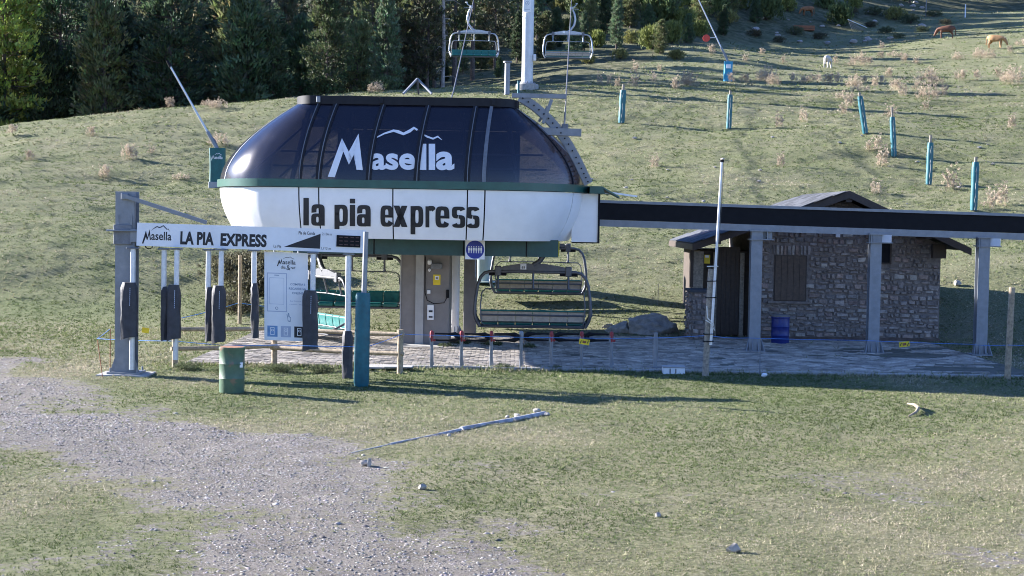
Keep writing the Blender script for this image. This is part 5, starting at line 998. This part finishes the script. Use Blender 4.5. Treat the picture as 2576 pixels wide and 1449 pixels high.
# ------------------------------------------------------------------ snow lances
def lance(u, vb, vp, wpx, tip, label, col, disc_=False, base=True):
    p = G(u, vb); Y = p.y; o = empty('snow_lance', p, 0, label, 'snow lance'); h = pxm(vb - vp, Y); w = pxm(wpx, Y)
    if base: MB().b2((p.x - w / 2, p.y - w * .4, p.z - .3), (p.x + w / 2, p.y + w * .4, p.z + pxm(9, Y)), .02).build('base_block', PILLAR2, o)
    z0 = p.z + (pxm(9, Y) if base else 0)
    mb = MB(); ns = 6; vs = []
    for i in range(ns + 1):
        t = i / ns
        for k in range(16):
            an = 2 * math.pi * k / 16; f = 1 + .03 * math.sin(5 * t + k); vs.append((p.x + w / 2 * .98 * f * math.copysign(abs(math.cos(an)) ** .45, math.cos(an)), p.y + w * .36 * f * math.copysign(abs(math.sin(an)) ** .45, math.sin(an)), z0 + (h - (z0 - p.z)) * t))
    mb.add(vs, [(i * 16 + k, i * 16 + (k + 1) % 16, (i + 1) * 16 + (k + 1) % 16, (i + 1) * 16 + k) for i in range(ns) for k in range(16)] + [tuple(range(ns * 16, ns * 16 + 16))]); pad = mb.build('pad', col, o, True)
    a = p + Vector((0, 0, h * .95)); b = W(tip[0], tip[1], Y); d = (b - a); MB().tube([a, a + d * .22], .10, 8).build('lower_arm', STEEL, o, True); MB().tube([a + d * .2, a + d * .95, b], [.062, .05, .05], 8).build('lance_tube', TUBEW, o, True); MB().tube([b - d * .01, b + d.normalized() * .35], [.09, .06], 8).build('nozzle_head', BLACK, o, True)
    MB().tube([a + Vector((.1, 0, -.1)), a + d * .12 + Vector((.18, 0, -.05)), a + d * .22], .035, 6).build('hose', STEELD, o, True)
    return o, pad, p, w, h, a, d, Y
o, pad, p, w, h, a, d, Y = lance(547, 467, 373, 40, (428, 166), 'snow lance on a dark green lettered pad left of the dome', mat('pad_green', (.008, .10, .10), .5, 0, .12, 5))
yy = p.y - w * .38; fl = lambda x, y: Vector((p.x - w * .36 + x, yy - .012, p.z + h * .70 + y)); logo(fl, SIGNW, pad, 0, 0, w * .74, .30, 1.3)
o, pad, p, w, h, a, d, Y = lance(1831, 206, 156, 22, (1748, -20), 'snow lance on a bright blue pad high on the slope', mat('pad_blue', (.01, .25, .42), .5, 0, .1, 5), base=False)
q = a + d * .36; e = W(1777, 96, Y); MB().tube([q, e], .05, 6).build('marker_arm', TUBEW, o, True); MB().tube([e + Vector((0, -.06, 0)), e + Vector((0, .06, 0))], .34, 16).build('marker_disc', mat('orange_red', (.55, .05, .03), .5), o, True); MB().box(p + Vector((0, -w * .4, h * .75)), (w * .55, .03, h * .2), None, .01).build('printed_patch', SIGNW, pad)
# ------------------------------------------------------------------ cows
def cow_mesh(name, head_side=0.0):
    V_ = [(0, 0, 1.08), (.45, 0, 1.0), (.95, 0, 1.02), (1.3, 0, .98), (1.55, head_side, .6), (1.72, head_side * 1.4, .22), (-.28, 0, 1.1), (-.42, 0, 1.02), (-.46, 0, .55)]; RR = [(.33, .34), (.36, .38), (.31, .38), (.19, .24), (.14, .15), (.09, .09), (.22, .24), (.05, .05), (.03, .03)]
    E = [(0, 1), (1, 2), (2, 3), (3, 4), (4, 5), (0, 6), (6, 7), (7, 8)]
    for s in (-1, 1):
        b = len(V_); V_ += [(.98, s * .2, .72), (1.0, s * .2, .40), (.98, s * .2, .0)]; RR += [(.13, .13), (.065, .065), (.06, .06)]; E += [(2, b), (b, b + 1), (b + 1, b + 2)]
        b = len(V_); V_ += [(-.05, s * .2, .78), (-.02, s * .2, .6), (-.2, s * .2, .40), (-.16, s * .2, .0)]; RR += [(.18, .18), (.12, .12), (.065, .065), (.06, .06)]; E += [(0, b), (b, b + 1), (b + 1, b + 2), (b + 2, b + 3)]
    me = bpy.data.meshes.new(name); me.from_pydata(V_, E, []); o = bpy.data.objects.new('t', me); COL.objects.link(o); o.modifiers.new('s', 'SKIN'); sv = me.skin_vertices[0].data
    for i, r_ in enumerate(RR): sv[i].radius = r_; sv[i].use_root = (i == 0)
    o.modifiers.new('u', 'SUBSURF').levels = 2; dg = bpy.context.evaluated_depsgraph_get(); dg.update(); m2 = bpy.data.meshes.new_from_object(o.evaluated_get(dg)); bpy.data.objects.remove(o); m2.name = name; m2.polygons.foreach_set('use_smooth', [True] * len(m2.polygons)); return m2
CM = cow_mesh('cow_body', .0)
def cow(u, v, rz, m, label, s=1.0):
    p = G(u, v) + Vector((0, 0, .1)); o = empty('cow', p, rz, label, 'cow', 'cows grazing on the slope'); o.scale = (s,) * 3; me = CM.copy(); me.materials.clear(); link('body', me, m, o, True)
    for k in (-1, 1): MB().add([(1.45, k * .10, .82), (1.50, k * .32, .80), (1.53, k * .12, .72), (1.47, k * .2, .76)], [(0, 1, 2), (0, 3, 1), (1, 3, 2), (0, 2, 3)]).build('ear', m, o, False, True); MB().tube([(1.40, k * .08, .86), (1.42, k * .2, .98), (1.46, k * .22, 1.08)], [.03, .025, .008], 6).build('horn', PANEL, o, True, True)
    MB().lathe((.15, 0, .62), [(.05, 0), (.12, .06), (.14, .16)], 10).build('udder', m, o, True, True); MB().tube([(-.46, 0, .56), (-.47, 0, .34)], [.035, .05], 6).build('tail_tuft', m, o, True, True)
cow(2392, 98, math.pi - .25, mat('cow_brown', (.12, .045, .02), .7, 0, .15, 3), 'dark brown cow grazing in profile near the forest edge', 1.3); cow(2492, 124, -.55, mat('cow_tan', (.36, .20, .085), .7, 0, .15, 3), 'tan cow grazing at the far right of the slope', 1.25); cow(2079, 173, R(62), mat('cow_white', (.5, .46, .41), .7, 0, .1, 3), 'pale cow seen from behind among dry plants', 1.05); cow(2040, 44, math.pi + .2, mat('cow_dark_tan', (.26, .11, .04), .7, 0, .15, 3), 'brown cow standing among bushes in the forest shade', 1.2)
# ------------------------------------------------------------------ foliage builders
def blades(C, D, n, L, w, spread, cols, rr):
    """n blades from every centre C along D; returns V, col"""
    m = len(C); C = np.repeat(C, n, 0); D = np.repeat(D, n, 0); cols = np.repeat(cols, n, 0); k = len(C)
    d = D + rr.normal(0, spread, (k, 3)); d /= np.linalg.norm(d, axis=1, keepdims=True) + 1e-9; s = np.cross(d, rr.normal(0, 1, (k, 3))); s /= np.linalg.norm(s, axis=1, keepdims=True) + 1e-9
    l = L * rr.uniform(.6, 1.3, (k, 1)); b = C + rr.normal(0, L * .25, (k, 3)); V = np.stack([b - s * w * .5, b + s * w * .5, b + d * l * .6 + s * w * .35, b + d * l], 1).reshape(-1, 3)
    return V, np.repeat(cols * rr.uniform(.75, 1.25, (k, 1)), 4, 0)
def foliage_mesh(name, parts):
    V_ = np.concatenate([p[0] for p in parts]); C_ = np.concatenate([p[1] for p in parts]); q = np.arange(len(V_)).reshape(-1, 4)
    me = npmesh(name, V_, np.concatenate([q[:, [0, 1, 2]], q[:, [0, 2, 3]]])); set_col(me, C_); return me
FOL = attr_mat('pine_needles', rough=.6, trans=.35, objvar=.42, spec=.3); BARK = mat('pine_bark', (.11, .085, .07), .9, 0, .25, 4, .6, 14); BARKP = mat('pale_bark', (.30, .27, .24), .9, 0, .25, 4, .6, 14); DRYM = attr_mat('dry_stalks', rough=.9, trans=.2, objvar=.15); LEAF = attr_mat('shrub_leaves', rough=.7, trans=.25, objvar=.2)
def pine(seed, h, wid, lo, hue, ncl=150, nt=15, spire=False):
    rr = np.random.default_rng(seed); C = []; D = []; K = []; limbs = MB(); tr = MB()
    bend = rr.normal(0, .25, 2); ax = lambda z_: Vector((bend[0] * (z_ / h) ** 2, bend[1] * (z_ / h) ** 2, z_))
    tr.tube([ax(h * t) - Vector((0, 0, .4 if t == 0 else 0)) for t in np.linspace(0, 1, 9)], [max(.02, h * .0155 * (1 - t) + .03) for t in np.linspace(0, 1, 9)], 8)
    for i in range(ncl):
        t = lo + (1 - lo) * (i + rr.random()) / ncl; q = (t - lo) / (1 - lo)
        prof = (1 - q) ** .75 * (.55 + .45 * min(1, q * 5)) if spire else (math.sin(math.pi * min(1, .18 + .82 * q) ** .9) ** .6 if q < 1 else 0)
        L_ = wid * (prof * rr.uniform(.45, 1.08) + .06); a = rr.uniform(0, 6.283); rise = rr.uniform(.0, .45) + .5 * q; base = ax(h * t); tip = base + Vector((math.cos(a) * L_, math.sin(a) * L_, L_ * rise * .6 - .15 * L_ * (1 - q)))
        mid = base.lerp(tip, .55) - Vector((0, 0, .06 * L_)); tr.tube([base, mid, tip], [.05 * (1 - q * .5), .03, .012], 4, cap=False)
        cs = rr.normal(0, 1, (nt, 3)) * np.array([.42, .42, .24]) * (.55 + .13 * L_); along = rr.uniform(.45, 1.05, nt)[:, None]; cen = np.array(base) * (1 - along) + np.array(tip) * along + cs
        out = cen - np.array(ax(h * t - .6)); out /= np.linalg.norm(out, axis=1, keepdims=True) + 1e-6; out[:, 2] += .55
        tone = rr.uniform(.7, 1.25); C.append(cen); D.append(out); K.append(np.tile(np.array(hue) * tone, (nt, 1)) * (1 + rr.normal(0, .1, (nt, 3))))
    C = np.concatenate(C); D = np.concatenate(D); K = np.clip(np.concatenate(K), .005, 1)
    cm = foliage_mesh('pine_crown', [blades(C, D, 4, .46, .20, .5, K, rr)]); tm = tr.mesh('pine_trunk', True); cm.materials.append(FOL); return cm, tm
HU_ = [(.11, .145, .065), (.085, .13, .07), (.14, .16, .07), (.095, .135, .075), (.155, .155, .085), (.075, .11, .055)]
PR_ = [pine(100 + i, hh_, ww_, lo_, HU_[i % 6], nc, 15, sp) for i, (hh_, ww_, lo_, nc, sp) in enumerate(((15, 3.4, .10, 170, False), (18, 3.8, .16, 190, False), (13, 3.0, .06, 150, False), (16, 2.9, .08, 165, True), (19, 3.6, .28, 170, False), (11, 2.8, .05, 140, True)))]
PT_ = [pine(200 + i, hh_, ww_, lo_, HU_[(i + 2) % 6], nc, 14, False) for i, (hh_, ww_, lo_, nc) in enumerate(((20, 3.2, .30, 130), (22, 3.4, .50, 110), (18, 3.0, .22, 130)))]
YG_ = pine(300, 14, 3.6, .08, (.24, .30, .07), 170, 15, False)
def plant(name, cm, tm, x, y, s, rz, label, cat, group, bark=BARK, cname='crown', tname='trunk'):
    z = hz1(x, y); o = empty(name, (x, y, z - .05), rz, label, cat, group); o.scale = (s, s, s * random.uniform(.92, 1.1))
    if tm is not None:
        if len(tm.materials) == 0: tm.materials.append(bark)
        t_ = bpy.data.objects.new(tname, tm); COL.objects.link(t_); t_.parent = o
    c_ = bpy.data.objects.new(cname, cm); COL.objects.link(c_); c_.parent = o; return o
ux = lambda u, Y: (u - CU) / F * Y
nt_ = 0
LABT = [('dark mountain pine at the back of the forest on the left', 'pines deep in the left forest'), ('mountain pine along the forest edge behind the meadow crest', 'pines on the left forest edge')]
rows = [(127, 4.6, 1), (133, 5.0, 1), (141, 5.0, 0), (150, 5.2, 0), (161, 5.6, 0), (174, 6.0, 0), (190, 6.4, 0), (210, 7, 0)]
for Y, sp, k in rows:
    x = ux(-140, Y) + random.uniform(0, sp)
    while x < ux(1010 + (Y - 127) * 1.5, Y):
        yy = Y + random.uniform(-2.2, 2.2); q = random.choice(PR_) if k == 0 else PR_[random.choice((0, 1, 2, 3, 5, 5, 0))]; u_ = CU + x / yy * F
        if k == 1 and 480 < u_ < 580 and Y < 130: x += sp * .7; continue
        plant('pine_tree', q[0], q[1], x, yy, random.uniform(.8, 1.12) * (.85 if Y < 130 else 1) * (1 if u_ < 620 else .72), random.uniform(0, 6.28), LABT[k][0], 'tree', LABT[k][1]); x += sp * random.uniform(.75, 1.25); nt_ += 1
plant('pine_tree', PR_[5][0], PR_[5][1], ux(612, 125), 125, .92, 1.0, 'small conical pine standing forward at the forest edge', 'tree', None)
plant('broadleaf_tree', YG_[0], YG_[1], ux(8, 128), 128, 1.05, 0.4, 'bright yellow-green tree at the far left of the forest', 'tree', None)
for u, Y, s, i in ((1040, 150, .8, 0), (1066, 139, .7, 2), (1105, 146, .75, 1), (1135, 165, .8, 0), (1180, 178, .75, 1), (980, 140, .65, 2), (930, 136, .65, 0), (1235, 190, .7, 2), (1290, 215, .7, 0), (1085, 175, .75, 2), (1150, 190, .8, 0), (1010, 165, .75, 1), (1210, 215, .75, 0)):
    plant('tall_pine', PT_[i][0], PT_[i][1], ux(u, Y), Y, s, random.uniform(0, 6.28), 'tall bare-trunked pine standing in the dark wood behind the station', 'tree', 'tall bare-trunked pines', BARK)
for u, Y in ((1105, 138),):                      # the pale dead trunk
    x = ux(u, Y); z = hz1(x, Y); o = empty('dead_tree', (x, Y, z), 0, 'pale dead trunk with broken twigs left of the far chair', 'tree'); mb = MB().tube([(x, Y, z - .3), (x + .1, Y, z + 5), (x - .05, Y, z + 11)], [.17, .15, .10], 8); mb.build('trunk', BARKP, o, True)
    for k in range(16): zz = z + 2.5 + k * .5; a = random.uniform(0, 6.28); l = random.uniform(.5, 1.6); MB().tube([(x, Y, zz), (x + l * .6 * math.cos(a), Y + l * .6 * math.sin(a), zz + .1), (x + l * math.cos(a), Y + l * math.sin(a), zz - .25)], [.04, .025, .01], 5).build('twig', BARKP, o)
nr_ = 0
for Y, sp in ((206, 6.0), (221, 6.0), (236, 6.0), (252, 6.4), (268, 7), (290, 7.5), (315, 8)):      # wood above the scrub and beyond the far crest
    x = ux(1080, Y)
    while x < ux(2640, Y):
        u_ = CU + x / Y * F; lim = np.interp(u_, [1080, 1200, 1450, 1700, 1800, 2250, 2300, 2640], [205, 218, 236, 250, 266, 280, 300, 300])
        if Y >= lim:
            q = random.choice(PR_); yy = Y + random.uniform(-2.5, 2.5); plant('pine_tree', q[0], q[1], x, yy, random.uniform(.7, .95) * (1.2 if Y > 280 else 1), random.uniform(0, 6.28), 'far dark pine on the upper slope behind the lift line', 'tree', 'pines on the upper slope')
        x += sp * random.uniform(.8, 1.25)
for i, (u, v, s) in enumerate(((1120, 205, .22), (1165, 188, .3), (1210, 178, .34), (1255, 195, .2), (1300, 160, .4), (1370, 150, .42), (1400, 120, .45), (1445, 150, .35), (1480, 100, .45), (1520, 85, .5), (1550, 125, .4), (1585, 70, .5), (1630, 95, .42), (1470, 130, .3), (1660, 140, .3), (1730, 110, .36), (1690, 60, .5), (1760, 60, .5), (1820, 90, .36), (1350, 100, .5), (1280, 120, .5), (1215, 130, .5), (1150, 150, .45), (1840, 40, .5), (1900, 60, .4), (1320, 60, .5))):
    p = G(u, v); q = PR_[(5, 3, 2)[i % 3]]; plant('young_pine', q[0], q[1], p.x, p.y, s, random.uniform(0, 6.28), 'young pine under the tall wood', 'tree', 'young pines under the wood')
def shrub(seed, h, wid, hue, upright=True, n=260):
    rr = np.random.default_rng(seed); a = rr.uniform(0, 6.283, n); r_ = wid * np.sqrt(rr.random(n)) * rr.uniform(.6, 1, n); z_ = h * rr.random(n) ** .7 * (1 - .45 * (r_ / wid) ** 2); lobes = 1 + .3 * np.sin(a * 3 + seed)
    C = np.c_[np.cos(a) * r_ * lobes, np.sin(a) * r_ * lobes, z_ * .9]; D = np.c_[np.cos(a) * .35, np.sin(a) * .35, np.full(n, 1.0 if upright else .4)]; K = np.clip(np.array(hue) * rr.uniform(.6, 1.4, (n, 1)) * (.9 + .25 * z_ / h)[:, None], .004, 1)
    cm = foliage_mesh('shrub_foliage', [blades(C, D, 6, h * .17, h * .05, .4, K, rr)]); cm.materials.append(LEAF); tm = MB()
    for k in range(7): a_ = k * .9; tm.tube([(0, 0, -.1), (math.cos(a_) * wid * .3, math.sin(a_) * wid * .3, h * .4), (math.cos(a_) * wid * .6, math.sin(a_) * wid * .6, h * .7)], [.04, .025, .01], 4)
    return cm, tm.mesh('shrub_stems')
SB = [shrub(1, 2.2, 1.2, (.16, .185, .055)), shrub(2, 2.8, 1.5, (.10, .135, .05)), shrub(3, 1.6, 1.3, (.20, .20, .07)), shrub(4, 1.1, 1.4, (.10, .12, .06), False), shrub(5, .8, 1.0, (.09, .085, .05), False)]
def bush(u, v, k, s, label, group=None):
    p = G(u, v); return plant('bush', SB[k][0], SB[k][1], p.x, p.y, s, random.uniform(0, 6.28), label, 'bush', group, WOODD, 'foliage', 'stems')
bush(1928, 52, 1, 1.5, 'round bush highest on the scrubby bank'); bush(2116, 66, 1, 1.35, 'dense round bush beside the pale plank heap'); bush(2252, 52, 2, 1.5, 'light bush near the pole at the wood edge')
for u, v, k, s in ((1430, 92, 0, 1.1), (1375, 70, 2, 1.0), (1500, 120, 0, 1.1), (1540, 60, 1, 1.4), (1590, 110, 2, 1.1), (1640, 125, 0, 1.3), (1690, 110, 0, 1.3), (1660, 60, 1, 1.6), (1720, 75, 0, 1.5), (1760, 95, 0, 1.1), (1610, 30, 1, 1.7), (1700, 25, 0, 1.7), (1790, 40, 1, 1.7), (1470, 40, 1, 1.5), (1410, 30, 2, 1.3), (1830, 60, 2, 1.3), (1860, 25, 0, 1.4), (1560, 150, 2, .8), (1700, 150, 2, .8), (1480, 160, 2, .7), (1245, 170, 2, .8), (1000, 205, 2, .6), (1130, 190, 2, .6), (1750, 20, 1, 1.6)):
    bush(u, v, k, s, 'upright yellow-green bush in the scrub below the wood right of the tower', 'bushes below the wood')
for u, v, k, s in ((1980, 30, 0, 1.2), (2080, 25, 1, 1.2), (2150, 22, 0, 1.3), (2200, 40, 3, 1.5), (2000, 90, 3, 1.2), (2060, 100, 4, 1.3), (2190, 70, 4, 1.2), (2230, 85, 3, 1.1), (2290, 60, 3, 1.4), (1900, 95, 4, 1.3), (1960, 108, 4, 1.1), (2140, 40, 4, 1.6), (2320, 80, 3, .9), (2260, 96, 3, .8), (2380, 62, 4, 1.2), (2350, 42, 3, 1.2)):
    bush(u, v, k, s, 'low dark shrub on the rocky bank above the cows', 'shrubs on the rocky bank')
for u, v, k, s in ((600, 788, 4, .9), (575, 770, 4, .8), (640, 745, 4, 1.3), (600, 715, 4, 1.4), (660, 700, 4, 1.3), (700, 735, 4, 1.2), (570, 690, 4, 1.0), (740, 700, 4, 1.3), (620, 680, 4, 1.1)):
    bush(u, v, k, s, 'low dry brown scrub on the bank behind the hanging sleeves', 'scrub behind the sleeves')
for u, v, s in ((1160, 868, .28), (1095, 863, .3), (1240, 872, .25), (1400, 932, .16), (1265, 930, .2), (1120, 876, .22), (1330, 878, .2), (905, 925, .22), (470, 932, .25), (560, 940, .22), (700, 936, .25), (810, 938, .25)):
    bush(u, v, 3, s, 'small green weed clump growing through the paving joints', 'weeds on the paving')
for i in range(28):
    u = random.uniform(1900, 2320); v = random.uniform(15, 118) - max(0, (u - 2250) * .25); p = G(u, max(v, 4)); s = random.uniform(.25, .7); rock('rock', p + Vector((0, 0, s * .2)), s, s * .8, s * .6, ROCKG if i % 2 else ROCKM, 300 + i, 'pale rock scattered over the scrubby bank above the pale cow', 'rock', 'rocks on the scrubby bank', 2)
for i in range(26):
    u = random.uniform(1480, 2560); v = random.uniform(330, 520); p = G(u, v); s = random.uniform(.08, .2); rock('rock', p + Vector((0, 0, s * .3)), s, s * .8, s * .5, ROCKM, 400 + i, 'small white stone in the turf of the padded-post slope', 'rock', 'stones in the slope turf', 1)
# ------------------------------------------------------------------ dry stalk plants
def dryplant(seed, n, h, wid):
    rr = np.random.default_rng(seed); V_ = []; C_ = []; heads = []; hd = []
    for i in range(n):
        a = rr.uniform(0, 6.283); r_ = wid * math.sqrt(rr.random()); b = np.array((math.cos(a) * r_ * .9, math.sin(a) * r_ * .9, 0)); t = b + np.array((rr.normal(0, .12), rr.normal(0, .12), h * (1 - .45 * (r_ / wid) ** 2) * rr.uniform(.4, 1.1))); s = np.array((math.sin(a), -math.cos(a), 0)) * .012
        s2 = np.array((1, 0, 0)) * .008; V_ += [b - s2, b + s2, (b + t) / 2 + s2, t]; C_ += [(.33, .26, .18)] * 4
        for k in range(rr.integers(3, 6)): f = rr.uniform(.6, 1.08); heads.append(b + (t - b) * f + rr.normal(0, .05, 3)); hd.append((rr.normal(0, .4), rr.normal(0, .4), 1))
    q = blades(np.array(heads), np.array(hd), 5, .095, .045, .6, np.tile(np.array((.47, .39, .295)), (len(heads), 1)) * rr.uniform(.75, 1.2, (len(heads), 1)), rr)
    me = foliage_mesh('dry_stalks', [(np.array(V_), np.array(C_)), q]); me.materials.append(DRYM); return me
DP = [dryplant(1, 34, 1.2, .5), dryplant(2, 60, 1.3, .85), dryplant(3, 20, 1.05, .34), dryplant(4, 44, .8, .9)]
zA = [(60, 640), (150, 620), (460, 600), (560, 600), (770, 610), (730, 590), (910, 600), (990, 605), (1100, 580), (1230, 615), (1160, 610), (1350, 630), (1390, 660), (1500, 620), (1550, 610), (1640, 650), (1700, 690), (1800, 650), (1880, 620), (1940, 600), (2090, 570), (2130, 580), (2230, 580), (2390, 560), (2490, 610), (2460, 590), (1215, 465), (840, 460), (570, 450), (1330, 480), (1390, 470), (1460, 470), (1540, 420), (1640, 410), (1800, 460), (1720, 450), (2095, 430), (2250, 420), (2320, 420), (2470, 390), (690, 390), (320, 400), (1280, 720), (1880, 720), (2000, 690), (2565, 330), (1550, 360), (1420, 600), (1600, 560), (1040, 590), (690, 585), (1900, 560)]
zB = [(15, 510), (70, 510), (120, 520), (225, 520), (340, 500), (470, 530), (545, 520), (230, 440), (375, 430), (1490, 690), (1985, 665), (1105, 1005), (1100, 770), (1245, 735), (1720, 1005), (1690, 925), (1640, 920), (1770, 710), (345, 1010), (2500, 775), (2380, 1262), (2440, 1245), (1680, 1170), (2135, 1150), (1520, 640)]
zC = [(770, 692), (1060, 665), (1040, 668), (1290, 658), (1350, 678), (560, 850), (790, 992), (830, 985), (940, 950), (1350, 910), (85, 845), (185, 995), (1120, 1112), (655, 1112), (2340, 572), (970, 672), (650, 700), (2290, 575)]
def dry(u, v, lab, grp, k=None, s=1.0):
    p = G(u, v); o = bpy.data.objects.new('dry_plant', DP[random.choice((0, 0, 1, 2, 3)) if k is None else k]); COL.objects.link(o); o.location = p - Vector((0, 0, .05)); o.rotation_euler = (0, 0, random.uniform(0, 6.28)); ss = random.uniform(.8, 1.2) * s; o.scale = (ss, ss, ss * random.uniform(.85, 1.15)); tag(o, lab, 'dry plant', grp)
for zx, zy in zA: dry((2500 + zx / 1.922) / 1.4907, zy / 1.922 / 1.4907, 'dry beige stalk clump on the upper pasture around the grazing cows', 'dry plants on the upper pasture', None, 1.0)
for zx, zy in zB: dry((2240 + zx / 1.61) / 1.4907, zy / 1.61 / 1.4907, 'dry beige stalk clump on the slope among the teal padded posts', 'dry plants among the padded posts', 2, .95)
for zx, zy in zC: dry(zx / 1.651 / 1.4907, zy / 1.651 / 1.4907, 'dry beige stalk clump on the meadow left of the dome', 'dry plants on the left meadow', None, .7)
# small things on the upper slope
p = G(2428, 43); o = post('marker_pole', 2428, 44, 12, 3.2, SIGNW, 'white marker pole on the crest above the cows')[0]; post('marker_pole', 2329, 42, 2, 2.4, STEELD, 'thin grey pole at the wood edge left of the white pole')
p = G(2022, 77); o = empty('cattle_trough', p, 0, 'low rusty cattle trough under the scrubby bank', 'trough'); MB().b2((p.x - 1.6, p.y - .4, p.z), (p.x + 1.6, p.y + .4, p.z + .75), .03).build('basin', RUST, o); MB().b2((p.x - 1.5, p.y - .42, p.z + .3), (p.x + 1.5, p.y - .401, p.z + .36)).build('rib', WOODD, o)
p = G(2165, 78); o = empty('plank_heap', p, 0, 'heap of pale planks leaning beside a round bush', 'planks')
for k in range(8): MB().bar(p + Vector((-1.3 + k * .28, 0, 0)), p + Vector((-1.9 + k * .25, .4, 1.7 - k * .15)), .18, .04).build('plank', WOODP, o)
MB().bar(p + Vector((-2.0, .3, 1.75)), p + Vector((1.0, .2, .5)), .08, .08).build('top_rail', SIGNW, o)

# things of one kind that stand in a row are told apart by their place in it
ORD = ('leftmost', 'second', 'third', 'fourth', 'fifth', 'sixth', 'seventh', 'eighth', 'ninth', 'tenth', 'eleventh', 'twelfth', 'thirteenth', 'fourteenth', 'fifteenth', 'sixteenth', 'seventeenth', 'eighteenth', 'nineteenth', 'twentieth', 'twenty-first', 'twenty-second', 'twenty-third', 'twenty-fourth', 'twenty-fifth', 'twenty-sixth')
ROWS = {'pines on the left forest edge': 'forest-edge pine behind the meadow crest', 'tall bare-trunked pines': 'tall bare-trunked pine in the dark wood', 'bushes below the wood': 'yellow-green bush below the wood', 'young pines under the wood': 'young pine under the tall wood', 'shrubs on the rocky bank': 'low dark shrub on the rocky bank', 'scrub behind the sleeves': 'dry brown scrub behind the hanging sleeves', 'weeds on the paving': 'green weed clump on the paving', 'dry plants among the padded posts': 'dry beige stalks among the padded posts', 'dry plants on the left meadow': 'dry beige stalks left of the dome', 'stones along the channel': 'pale stone lying against the half-buried channel'}
for g_, base in ROWS.items():
    L_ = sorted([o for o in COL.objects if o.parent is None and o.get('group') == g_], key=lambda o: o.location.x / max(o.location.y, 1))
    if len(L_) <= len(ORD):
        for k, o in enumerate(L_): o['label'] = '%s, %s' % (base, ORD[0] + ' of all' if k == 0 else ORD[k] + ' from the left')
